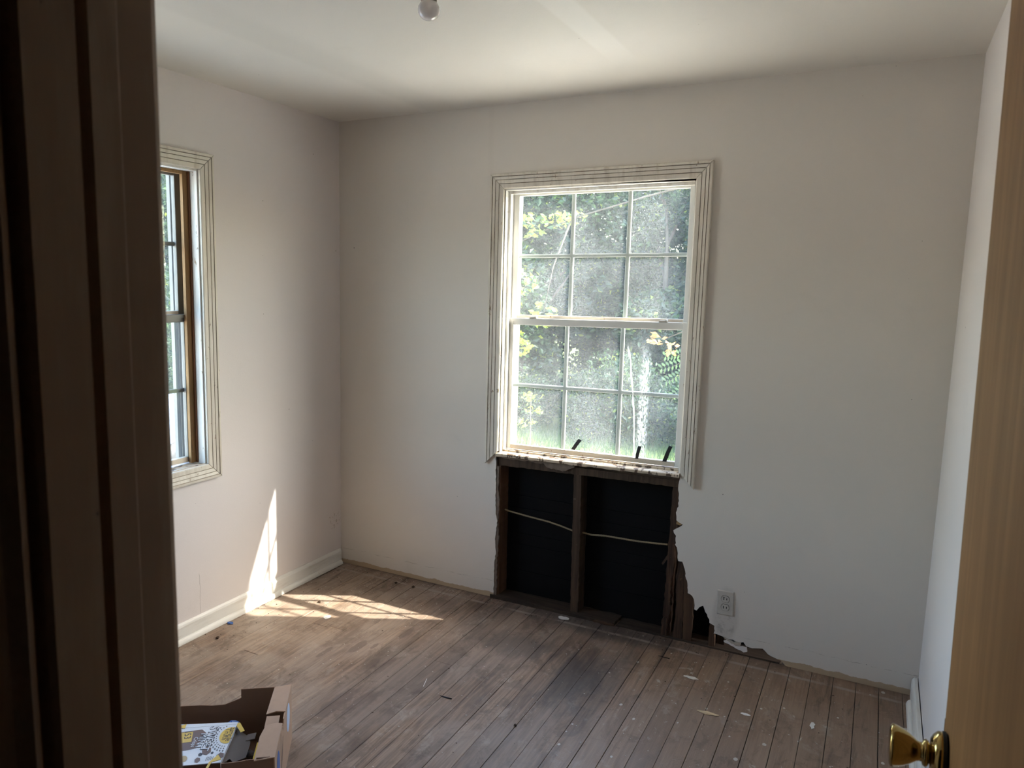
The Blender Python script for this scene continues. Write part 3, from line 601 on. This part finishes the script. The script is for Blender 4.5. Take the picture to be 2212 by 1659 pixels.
MB().prism([(.05, z0+.2), (.0, z0+.2)]+[(.0, .19), (.05, .19)], lambda p: (L_-.008, -p[0]-.004, p[1]), lambda p: (L_-.004, -p[0]-.004, p[1])).build('flap', M['cardd'], bx)
def disc_(u, z, ru, rz_, m_, nm):
    mb = MB().prism([(u+ru*math.cos(a), z+rz_*math.sin(a)) for a in [2*math.pi*i/28 for i in range(28)]], lambda p: (p[0], .0002, p[1]), lambda p: (p[0], .0007, p[1])); return mb.build(nm, m_, rs)
disc_(.345, .115, .034, .062, M['blue'], 'printed_emblem'); disc_(.10, .140, .038, .048, M['pblue'], 'printed_emblem')
MB().prism([(.235, .16), (.245, .13), (.262, .10), (.28, .065), (.262, .09), (.247, .11)], lambda p: (p[0], .0002, p[1]), lambda p: (p[0], .0006, p[1])).build('slit', M['black'], rs)
MB().prism([(.28, .195), (.282, .08), (.281, .03), (.279, .03), (.28, .08), (.278, .195)], lambda p: (p[0], .0002, p[1]), lambda p: (p[0], .0006, p[1])).build('crease', M['cardd'], rs)

# printed food carton lying open inside it
CA = [Vector((.690, -1.697, .128)), Vector((.846, -1.590, .132)), Vector((.942, -1.751, .122)), Vector((.829, -1.826, .118))]  # TL TR BR BL corners of the printed face
def cpt(a, b, h=0):
    q = CA[0].lerp(CA[1], a).lerp(CA[3].lerp(CA[2], a), b); n_ = (CA[1]-CA[0]).cross(CA[3]-CA[0]).normalized()
    if n_.z < 0: n_ = -n_
    return q+n_*h
ct = empty('snack_carton', tuple(cpt(.5, .5, -.05)), label='open white and brown snack carton lying in the cardboard box', cat='carton')
def cp(n_, poly, h, m_, th=.0006, par=ct):
    o = MB().prism(poly, lambda p: cpt(p[0], p[1], h), lambda p: cpt(p[0], p[1], h+th)).build(n_, m_, par)
    return o
def local(o, par=None):
    o.matrix_parent_inverse = Matrix.Translation(-Vector(ct.location)); return o
mb = MB(); a_, b_, c_, d_ = [cpt(*q) for q in ((0, 0), (1, 0), (1, 1), (0, 1))]; dn = Vector((0, 0, -.045))
mb.hexa([a_+dn, b_+dn, c_+dn, d_+dn, a_, b_, c_, d_]); local(mb.build('carton_body', M['white'], ct))
mb = MB(); mb.hexa([cpt(-.0, 1.004, -.045), cpt(1, 1.004, -.045), cpt(1, 1.012, -.045), cpt(0, 1.012, -.045), cpt(0, 1.004, 0), cpt(1, 1.004, 0), cpt(1, 1.012, 0), cpt(0, 1.012, 0)]); local(mb.build('brown_side', M['choc'], ct))
face = local(cp('printed_face', [(0, .0), (1, .0), (1, 1), (0, 1)], .0004, M['white']))
def pr_(n_, poly, h, m_): return local(cp(n_, poly, h, m_, .0003, face))
def loc2(o): o.matrix_parent_inverse = Matrix.Identity(4); o.matrix_parent_inverse = Matrix(); return o
def onface(n_, poly, m_, h=.0012):
    o = MB().prism(poly, lambda p: cpt(p[0], p[1], h), lambda p: cpt(p[0], p[1], h+.0002)).build(n_, m_, face); return o
onface('brown_band', [(0, .12), (.42, .08), (.52, .2), (.38, .58), (.22, .62), (0, .64)], M['choc'])
onface('yellow_tag', [(.06, .13), (.27, .13), (.27, .40), (.08, .42)], M['yellow'], .0016)
E0 = lambda cx, cy_, rx, ry, n_=24, a0=0: [(cx+rx*math.cos(a0+2*math.pi*i/n_), cy_+ry*math.sin(a0+2*math.pi*i/n_)) for i in range(n_)]
onface('yellow_roundel', [(min(.995, x_), y_) for x_, y_ in E0(.94, .30, .17, .22)], M['yellow'], .0016)
onface('pale_roundel', E0(.17, .84, .08, .08), flat('tan_print', (.5, .36, .16), .4), .0016)
for ring, cnt in ((1.32, 15), (1.58, 16), (1.86, 17)):
    for i in range(cnt):
        a = math.pi*.5+math.pi*(i+.5)/cnt*1.05-.1; px, py = .94+.17*ring*math.cos(a), .30+.22*ring*math.sin(a)
        if 0 < px < .99 and .03 < py < .97: onface('brown_fleck', E0(px, py, .010+.008*(ring-1.2), .018+.012*(ring-1.2), 4, a), M['ink'], .0014)
for (px, py, q) in ((.61, .68, .10), (.50, .76, .045), (.47, .90, .065), (.93, .84, .085), (.74, .74, .03), (.64, .28, .03), (.60, .55, .024)): onface('brown_hexagon', E0(px, py, q, q*1.1, 6, .3), M['choc'] if q > .05 else M['ink'], .0014)
for i in range(5): onface('fine_print', [(.66+i*.033, .83), (.67+i*.033, .83), (.655+i*.033, .93), (.645+i*.033, .93)], M['ink'], .0014)
def text(body, a, b, a2, b2, size, m_, par, name, h=.0018, off=0):
    """flat lettering on the printed face, running from (a, b) towards (a2, b2)"""
    cu = bpy.data.curves.new(name, 'FONT'); cu.body = body; cu.size = size; cu.align_x = 'CENTER'; cu.align_y = 'CENTER'; cu.offset = off; cu.extrude = .0001; cu.resolution_u = 2
    tmp = bpy.data.objects.new('t', cu); COL.objects.link(tmp); dg = bpy.context.evaluated_depsgraph_get()
    me = bpy.data.meshes.new_from_object(tmp.evaluated_get(dg)); bpy.data.objects.remove(tmp); me.materials.clear(); me.materials.append(m_)
    p0, p1 = cpt(a, b, h), cpt(a2, b2, h); xd = (p1-p0).normalized(); nn = (CA[1]-CA[0]).cross(CA[3]-CA[0]).normalized(); nn = nn if nn.z > 0 else -nn
    yd = nn.cross(xd).normalized(); Mx = Matrix((xd, yd, nn)).transposed().to_4x4(); Mx.translation = (p0+p1)/2
    me.transform(Mx); me.name = name; o = bpy.data.objects.new(name, me); COL.objects.link(o); o.parent = par; return o
for b_, a_, a2_, s_, wd, mm, h_ in (('Simple', .962, .962, .027, 0, 'ink', .0020), ('Truth', .880, .880, .026, 0, 'ink', .0020)):
    text(b_, a_, .10, a2_, .46 if b_ == 'Simple' else .44, s_, M[mm], face, 'lettering', h_)
text('SWEET', .62, .08, .55, .62, .040, M['ink'], face, 'lettering', .0016, .0014); text('SWEET', .62, .08, .55, .62, .040, M['white'], face, 'lettering', .0021, -.0002)
text('MINT', .475, .20, .42, .60, .032, M['ink'], face, 'lettering', .0016, .0014); text('MINT', .475, .20, .42, .60, .032, M['white'], face, 'lettering', .0021)
text('Crisps', .345, .30, .31, .54, .019, M['white'], face, 'lettering', .0021)
text('153', .18, .14, .18, .27, .03, M['ink'], face, 'lettering', .0021)
# every print was drawn in world space: bring it under the carton
inv = Matrix.Translation(-Vector(ct.location))
for ch in face.children: ch.matrix_parent_inverse = Matrix()
local(cp('edge_strip', [(0, -.11), (1.0, -.055), (1.0, .0), (0, .0)], .001, M['white']))
local(cp('end_flap', [(1.0, .03), (1.32, .31), (1.39, .47), (1.47, .84), (1.25, .94), (1.13, .84), (1.0, .97)], -.012, M['grey']))
local(cp('yellow_tab', [(.985, -.05), (1.04, -.04), (1.19, .2), (1.13, .24), (1.0, .04)], .0, M['yellow'])); local(cp('yellow_tab', [(.88, .80), (.99, .93), (.80, .98), (.77, 1.14), (.71, 1.14), (.74, .98)], .0015, M['yellow']))
local(cp('yellow_tab', [(-.02, -.06), (.14, -.10), (.12, .02), (.03, .0)], .002, M['yellow']))
# other rubbish in the box (box frame -> world)
bxm = Matrix.Translation(bx.location) @ Matrix.Rotation(bx.rotation_euler.z, 4, 'Z')
def inbox(n_, lo, hi, tilt, m_, lab, cat):
    c = [(a+b)/2 for a, b in zip(lo, hi)]; o = MB().box([a-b for a, b in zip(lo, c)], [a-b for a, b in zip(hi, c)]).build(n_, m_, label=lab, cat=cat)
    o.matrix_world = bxm @ Matrix.Translation(c) @ Matrix.Rotation(tilt, 4, 'X'); return bevel(o, .001, 1)
inbox('flat_carton', (.215, -.098, .008), (.39, -.076, .130), R(-14), M['yellow'], 'yellow carton on edge beside the box wall', 'carton')
inbox('paper_packet', (.10, -.30, .008), (.36, -.14, .062), 0, M['choc'], 'dark brown packet under the snack carton', 'packet')
inbox('paper_tag', (.15, -.125, .120), (.185, -.095, .122), R(10), M['grey'], 'small grey printed tag near the box wall', 'tag')
def crumple(n_, loc, r_, m_, lab, cat, seed, sq=.7):
    import bmesh
    b = bmesh.new(); bmesh.ops.create_icosphere(b, subdivisions=2, radius=r_)
    for v in b.verts: v.co *= .65+.7*noise.noise(v.co*(2.2/r_)+Vector((seed, 0, 0))); v.co.z *= sq
    me = bpy.data.meshes.new(n_); b.to_mesh(me); b.free(); me.materials.append(m_); o = bpy.data.objects.new(n_, me); COL.objects.link(o); o.location = loc
    return tag(o, lab, cat)
p_ = bxm @ Vector((.085, -.185, .11)); crumple('wrapper', p_, .032, M['blue'], 'crumpled blue wrapper behind the snack carton', 'wrapper', 3)
p_ = bxm @ Vector((.075, -.205, .10)); crumple('wrapper', p_, .022, M['pblue'], 'crumpled pale wrapper beside the blue one', 'wrapper', 9)
p_ = bxm @ Vector((.11, -.07, .03)); crumple('rubbish_wad', p_, .035, M['black'], 'black crumpled rubbish in the box corner', 'rubbish', 14)
p_ = bxm @ Vector((.12, -.12, .025)); crumple('rubbish_wad', p_, .028, M['grey'], 'grey crumpled rubbish in the box corner', 'rubbish', 17)

# ---------------------------------------------------------------- bits on the floor
def chip(n_, x_, y_, poly, m_, lab, cat, z=.0008, th=.0012, rz=0):
    c, s = math.cos(rz), math.sin(rz)
    mb = MB().prism(poly, lambda p: (p[0]*c-p[1]*s, p[0]*s+p[1]*c, 0), lambda p: (p[0]*c-p[1]*s, p[0]*s+p[1]*c, th*(1+.6*math.sin(p[0]*300))))
    o = mb.build(n_, m_, label=lab, cat=cat); o.location = (x_, y_, z); return o
blob = lambda rx, ry, seed, n_=11: [((rx*(1+.35*random.Random(seed+i).uniform(-1, 1)))*math.cos(2*math.pi*i/n_), (ry*(1+.35*random.Random(seed*3+i).uniform(-1, 1)))*math.sin(2*math.pi*i/n_)) for i in range(n_)]
M['flake'] = flat('white_paint_flake', (.72, .70, .67), .6); M['tan'] = flat('tan_flake', (.55, .40, .24), .7); M['fleck'] = flat('pale_plaster_crumbs', (.62, .58, .52), .9)
chip('paint_flake', 1.397, -.041, blob(.027, .016, 5), M['flake'], 'large white paint flake on the boards below the middle stud', 'paint flake')
chip('paint_flake', .267+.13, -.60, blob(.018, .02, 8), M['flake'], 'pale paint flake in front of the sunlit patch', 'paint flake')
chip('paint_flake', 2.202, -.531, blob(.045, .010, 4), M['tan'], 'long tan paint flake on the right-hand boards', 'paint flake')
chip('paint_flake', 2.568, -.424, blob(.008, .026, 14), M['flake'], 'white curled flake near the door knob side of the floor', 'paint flake')
chip('paint_flake', 2.08, -.30, blob(.03, .012, 24), M['fleck'], 'dull grey flake on the boards in front of the outlet', 'paint flake')
chip('paint_flake', 2.33, -.47, blob(.02, .006, 34), M['flake'], 'thin white flake right of the tan flake', 'paint flake')
chip('blue_scrap', .048, -.868, blob(.014, .010, 6, 7), M['blue'], 'small bright blue plastic scrap beside the left baseboard', 'scrap', z=.001, th=.004)
chip('splinter', 1.263, -.924, [(-.03, 0), (-.01, .003), (.025, .001), (-.005, -.002)], M['black'], 'thin black splinter on the middle boards', 'splinter', th=.003)
chip('splinter', 1.13, -.87, [(-.03, -.0008), (.03, -.0008), (.03, .0008), (-.03, .0008)], M['flake'], 'thin pale splinter left of the black splinter', 'splinter', rz=1.9)
chip('nail', 1.936, -.185, [(-.026, -.0012), (.026, -.0012), (.026, .0012), (-.026, .0012)], M['dark'], 'dark nail lying on the boards near the rotten boards', 'nail', th=.0024, rz=-.1)
for (x_, y_, r_, lab) in ((.562, -.101, .011, 'dark husk near the back wall, left of the hole'), (.114, -1.005, .011, 'brown husk near the left baseboard'), (1.584, -.964, .008, 'small black pebble in the middle of the floor'), (.45, -.10, .010, 'brown husk nearest the back left corner'), (.255, -.488, .010, 'brown husk at the edge of the sun patch')):
    crumple('seed_husk', (x_, y_, r_*.55), r_, M['stud'], lab, 'seed husk', x_*10, .8)
mb = MB(); rn = random.Random(3)
for i in range(1000):
    x_ = rn.uniform(.05, 2.88); y_ = -rn.random()**1.5*1.7 if rn.random() < .8 else rn.uniform(-1.8, -.03)
    if rn.random() < .35: x_ = rn.uniform(.03, .9); y_ = -.03-rn.random()**2*.5
    if y_ > -.02: continue
    r_ = .0005+.0016*rn.random()**2; a = rn.random()*6
    mb.prism([(x_+r_*math.cos(a+q)*(1+rn.random()), y_+r_*math.sin(a+q)) for q in (0, 1.7, 3.1, 4.6)], lambda p: (p[0], p[1], .0006), lambda p: (p[0], p[1], .0016))
mb.build('plaster_crumbs', M['fleck'], kind='stuff', label='pale plaster crumbs scattered over the floor', cat='debris', fix=False)
mb = MB()
for i in range(420):
    q = rn.random()
    if q < .45: x_ = rn.uniform(.95, 2.3); y_ = -.012-rn.random()**2*.16
    elif q < .7: x_ = .035+rn.random()**2*.2; y_ = rn.uniform(-1.1, -.03)
    else: x_ = rn.uniform(.1, 2.8); y_ = rn.uniform(-1.7, -.05)
    r_ = .0005+.0024*rn.random()**3; a = rn.random()*6
    mb.prism([(x_+r_*math.cos(a+w_)*(1+rn.random()), y_+r_*math.sin(a+w_)) for w_ in (0, 1.7, 3.1, 4.6)], lambda p: (p[0], p[1], .0006), lambda p: (p[0], p[1], .0016))
mb.build('wood_crumbs', M['stud'], kind='stuff', label='dark rotten wood crumbs and dirt on the floor', cat='debris', fix=False)

# ---------------------------------------------------------------- yard
GZ = -.5
gm = MB(); NG = 60
for i in range(NG+1):
    for j in range(NG+1):
        x_ = -26+52*i/NG; y_ = -22+50*j/NG; far = max(0, math.hypot(x_-1, y_+1)-7)
        gm.v.append((x_, y_, GZ+.12*noise.noise(Vector((x_*.4, y_*.4, 0)))*(1 if far > 0 else .2)+far*.012))
gm.f = [(i*(NG+1)+j, (i+1)*(NG+1)+j, (i+1)*(NG+1)+j+1, i*(NG+1)+j+1) for i in range(NG) for j in range(NG)]; gm.m = [0]*len(gm.f)
gm.build('ground', M['ground'], kind='structure', smooth=True, label='bare yard soil running out to rough grass')
def leaf_mesh(name, blobs, n_, size, mats, seed, weights=None, droop=.3):
    """leaves scattered through ellipsoids; every leaf a folded four-corner blade"""
    rn_ = random.Random(seed); vs = []; fs = []; mi = []; rnd = []
    tot = sum(b[3]*b[4]*b[5] for b in blobs)
    for (cx, cy_, cz, rx, ry, rz_) in blobs:
        for i in range(int(n_*rx*ry*rz_/tot)):
            while True:
                u = Vector((rn_.uniform(-1, 1), rn_.uniform(-1, 1), rn_.uniform(-1, 1)))
                if .25 < u.length < 1: break
            u = u.normalized()*(u.length**.5)
            p = Vector((cx+u.x*rx, cy_+u.y*ry, cz+u.z*rz_)); s_ = size*rn_.uniform(.6, 1.3)
            d = Vector((rn_.gauss(0, 1), rn_.gauss(0, 1), rn_.gauss(0, .6)-droop)).normalized(); e = d.cross(Vector((rn_.gauss(0, 1), rn_.gauss(0, 1), rn_.gauss(0, 1)))).normalized()
            nn = d.cross(e)*.12*s_; b = len(vs)
            vs += [p-d*s_*.5, p+e*s_*.30+nn, p+d*s_*.55, p-e*s_*.30+nn]; fs += [(b, b+1, b+2), (b, b+2, b+3)]
            mk = rn_.choices(range(len(mats)), weights)[0] if weights else 0; mi += [mk, mk]; q = rn_.random(); rnd += [q, q]
    me = bpy.data.meshes.new(name); me.from_pydata([tuple(v) for v in vs], [], fs); me.polygons.foreach_set('material_index', mi)
    for m_ in mats: me.materials.append(m_)
    at = me.attributes.new('rnd', 'FLOAT', 'FACE'); at.data.foreach_set('value', rnd); me.update(); return me
def crown(seed, h, w):
    rn_ = random.Random(seed); return [(rn_.uniform(-w, w)*.6, rn_.uniform(-w, w)*.5, rn_.uniform(.12, .92)*h, rn_.uniform(.35, .6)*w, rn_.uniform(.35, .6)*w, rn_.uniform(.12, .2)*h) for _ in range(13)]
TM = []
for i in range(3): TM.append(leaf_mesh('foliage', crown(i+3, 4.6, 1.5), 21000, .095, [M['leafd'], M['leafm'], M['leafy']], i, [6, 3, .35]))
def trunk_mb(h, seed, r_=.09):
    rn_ = random.Random(seed); mb = MB(); p = [(0, 0, -.1)]
    for k_ in range(6): p.append((p[-1][0]+rn_.uniform(-.08, .08), p[-1][1]+rn_.uniform(-.08, .08), h*.8*(k_+1)/6))
    mb.tube(p, [r_*(1-.13*k_) for k_ in range(7)], 8)
    for k_ in range(7):
        a = rn_.random()*6.3; q = Vector(p[2+k_ % 5]); d = Vector((math.cos(a), math.sin(a), rn_.uniform(.3, .9))); mb.tube([q, q+d*.5, q+d*1.0+Vector((0, 0, .15))], [r_*.4, r_*.3, r_*.12], 6)
    return mb
TK = [trunk_mb(4.6, i).build('trunk', M['bark'], smooth=True) for i in range(2)]
def tree(x_, y_, sc, rz, k_, lab, grp):
    t_ = empty('leafy_tree', (x_, y_, GZ), rz, label=lab, cat='tree', group=grp); t_.scale = (sc, sc, sc*1.0)
    o = bpy.data.objects.new('foliage', TM[k_ % 3]); COL.objects.link(o); o.parent = t_
    q = TK[k_ % 2] if TK[k_ % 2].parent is None else TK[k_ % 2].copy()
    if q.name not in COL.objects: COL.objects.link(q)
    q.parent = t_
rn = random.Random(12); ORD = ['leftmost', 'second', 'third', 'fourth', 'fifth', 'sixth', 'seventh', 'eighth', 'ninth']
for i in range(9): tree(-4.9+i*1.15, 8.0+1.3*(i % 2)+rn.uniform(-.3, .3), rn.uniform(.85, 1.1) if i not in (3,) else .62, rn.random()*6, i, ORD[i]+(' one at' if i == 0 else ' from')+' the left in the near row of green trees behind the back window', 'thicket trees behind the house')
for i in range(6): tree(-7.3-1.5*(i % 2), 3.4+i*.95, rn.uniform(.88, .98), rn.random()*6, i+1, ORD[i]+(' one at' if i == 0 else ' from')+' the left in the row of green trees beyond the left window', 'trees beyond the left window')
for i in range(6): tree(-6.0+i*1.7, 11.4+.5*(i % 2), rn.uniform(1.15, 1.3), rn.random()*6, i+2, ORD[i]+(' one at' if i == 0 else ' from')+' the left of the taller trees at the back of the thicket', 'tall trees at the back of the thicket')
# undergrowth along the thicket
UM = leaf_mesh('bush', [(rn.uniform(-.8, .8), rn.uniform(-.5, .5), rn.uniform(.15, .8), .45, .4, .35) for _ in range(7)], 4500, .06, [M['leafd'], M['leafm'], M['leafy']], 31, [6, 3, .4])
ug = empty('undergrowth', kind='stuff', label='low leafy undergrowth in front of the thicket')
for i in range(10):
    o = bpy.data.objects.new('undergrowth', UM); COL.objects.link(o); o.parent = ug; o.location = (-4.6+i*.72+rn.uniform(-.1, .1), 6.6+rn.uniform(-.5, .3), GZ); o.rotation_euler = (0, 0, rn.random()*6); o.scale = (.9, .9, rn.uniform(.8, 1.2))
# tall grass
mb = MB()
rn = random.Random(77); rv = []
for i in range(14000):
    x_ = rn.uniform(-6, 3); y_ = rn.uniform(3.9, 6.8); h = rn.uniform(.06, .26); a = rn.random()*6.3; w = .005
    dx, dy = math.cos(a)*w, math.sin(a)*w; lx, ly = rn.gauss(0, .06), rn.gauss(0, .06)
    b = len(mb.v); mb.v += [(x_-dx, y_-dy, GZ-.05), (x_+dx, y_+dy, GZ-.05), (x_+lx, y_+ly, GZ+h)]; mb.f.append((b, b+1, b+2)); rv.append(rn.random())
mb.m = [0]*len(mb.f); go = mb.build('tall_grass', M['leafm'], kind='stuff', label='tall green grass and weeds beyond the back window', cat='grass', fix=False)
at = go.data.attributes.new('rnd', 'FLOAT', 'FACE'); at.data.foreach_set('value', rv)
# near sprays: bright maple spray, goldenrod, dry brown leaves with a fern-like branch
def spray(name, loc, blobs, n_, size, mats, seed, lab, cat, stem, wts=None):
    rt_ = empty(name, loc, label=lab, cat=cat)
    o = bpy.data.objects.new('leaves', leaf_mesh('leaves', blobs, n_, size, mats, seed, wts, .1)); COL.objects.link(o); o.parent = rt_
    mb = MB()
    for st in stem: mb.tube(st, [.012*(1-.8*k_/(len(st)-1)) for k_ in range(len(st))], 6)
    mb.build('branch', M['bark'], rt_, smooth=True); return rt_
spray('maple_branch', (-.9, 4.6, 1.7), [(-.1, 0, .55, .28, .15, .14), (.35, 0, .62, .22, .15, .1), (-.3, 0, -.1, .3, .2, .16), (-.55, 0, .05, .2, .1, .12), (.1, 0, -.45, .16, .1, .16), (-1.1, 0, .1, .3, .2, .1)], 420, .085, [M['leafy'], M['leafm']], 5, 'bright yellow-green branch hanging across the upper back window', 'branch', [[(2.2, .2, 1.1), (1.2, .1, .85), (.4, 0, .62), (-.4, 0, .3), (-1.1, 0, .05)], [(2.3, .2, -2.3), (2.25, .2, 0), (2.2, .2, 1.1)], [(.4, 0, .62), (.2, 0, .1), (.1, 0, -.4)]], [3, 1])
spray('maple_branch', (-1.6, 5.2, .95), [(-.1, 0, 0, .35, .2, .12), (.2, 0, -.15, .2, .2, .1), (-.5, 0, -.25, .2, .1, .1)], 260, .08, [M['leafy'], M['flower']], 8, 'yellowing branch low at the left of the back window', 'branch', [[(-1.6, 0, .5), (-.8, 0, .2), (0, 0, 0), (.3, 0, -.15)]], [3, 1])
spray('goldenrod', (-.75, 4.2, GZ), [(0, 0, .85, .14, .1, .05), (.05, 0, .70, .10, .08, .05), (-.06, 0, .55, .12, .08, .05)], 60, .06, [M['leafy'], M['flower']], 9, 'single yellow-flowered weed stem below the back window', 'weed', [[(0, 0, -.05), (.01, 0, .4), (0, 0, .9)]])
spray('flowering_shrub', (-2.3, 5.6, GZ), [(0, 0, .95, .5, .3, .16), (-.3, 0, .75, .3, .2, .15)], 800, .055, [M['flower'], M['leafo'], M['leafm']], 10, 'orange and yellow flowering shrub at the lower left of the window', 'shrub', [[(0, 0, -.05), (.02, 0, .5), (.1, 0, .9)], [(0, 0, .3), (-.2, 0, .7)]], [4, 1, 1])
spray('dry_branch', (1.27, 1.9, 1.30), [(.0, 0, -.06, .07, .04, .05), (.1, 0, -.12, .06, .04, .06)], 34, .055, [M['leafo']], 12, 'dry brown leaves hanging at the right of the lower sash', 'branch', [[(.9, .1, .35), (.4, 0, .12), (.05, 0, -.05)]])
# fern-like compound leaves
fr = empty('locust_branch', (1.12, 2.0, 1.06), label='green fern-like branch at the right of the lower sash', cat='branch')
mbl = MB(); mbs = MB(); rn = random.Random(4); rv = []
for k_ in range(7):
    a = R(200+k_*11+rn.uniform(-5, 5)); ln = rn.uniform(.28, .42); st = Vector((.45, rn.uniform(-.1, .1), .12-.045*k_)); dirv = Vector((math.cos(a), 0, math.sin(a)*.7))
    mbs.tube([st, st+dirv*ln*.5, st+dirv*ln+Vector((0, 0, -.03))], [.003, .002, .001], 5)
    for j in range(11):
        p = st+dirv*ln*(j+1)/12; nrm = Vector((-dirv.z, 0, dirv.x))
        for sg in (-1, 1):
            d = (nrm*sg+dirv*.4).normalized(); e = Vector((dirv.x*.011, .006*sg, dirv.z*.011)); b = len(mbl.v)
            mbl.v += [tuple(p), tuple(p+d*.022+e), tuple(p+d*.042), tuple(p+d*.022-e)]; mbl.f.append((b, b+1, b+2, b+3)); rv.append(rn.random())
mbs.tube([(1.0, .1, -1.75), (1.02, .1, 0), (1.0, .1, .3)], [.02, .016, .012], 6); mbs.tube([(1.0, .1, .3), (.6, .05, .15), (.44, 0, .1), (.45, 0, -.2)], [.012, .009, .007, .004], 6)
mbl.m = [0]*len(mbl.f); lo = mbl.build('leaves', M['leafm'], fr, fix=False); at = lo.data.attributes.new('rnd', 'FLOAT', 'FACE'); at.data.foreach_set('value', rv); mbs.build('branch', M['bark'], fr, smooth=True)
# pale car parked beyond the left window
cr = empty('parked_car', (-3.75, .05, GZ), R(92), label='pale blue-white car parked beyond the left window', cat='car')
cpf = [(-2.1, .35), (-2.15, .62), (-2.0, .78), (-1.1, .88), (-.55, 1.30), (.75, 1.34), (1.35, .95), (2.05, .88), (2.15, .55), (2.1, .3), (1.75, .28), (1.7, .5), (1.35, .62), (1.0, .5), (.95, .28), (-.95, .28), (-1.0, .5), (-1.35, .62), (-1.7, .5), (-1.75, .28)]
bevel(MB().prism(cpf, lambda p: (p[0], -.85, p[1]), lambda p: (p[0], .85, p[1])).build('car_body', flat('pale_blue_car_paint', (.20, .25, .36), .4), cr), .05, 3)
for sg in (-1, 1):
    MB().prism([(-.95, .92), (-.5, 1.25), (.1, 1.28), (.1, .92)], lambda p: (p[0], sg*.852, p[1]), lambda p: (p[0], sg*.858, p[1])).build('car_window', M['black'], cr); MB().prism([(.16, .92), (.16, 1.28), (.7, 1.28), (1.15, .95)], lambda p: (p[0], sg*.852, p[1]), lambda p: (p[0], sg*.858, p[1])).build('car_window', M['black'], cr)
    for wx in (-1.35, 1.35): MB().lathe([(0, -.1), (.22, -.1), (.31, -.08), (.32, 0), (.31, .08), (.22, .1), (0, .1)], 24, Matrix.Translation((wx, sg*.76, .31)) @ Matrix.Rotation(R(90), 4, 'X')).build('wheel', M['black'], cr, smooth=True)
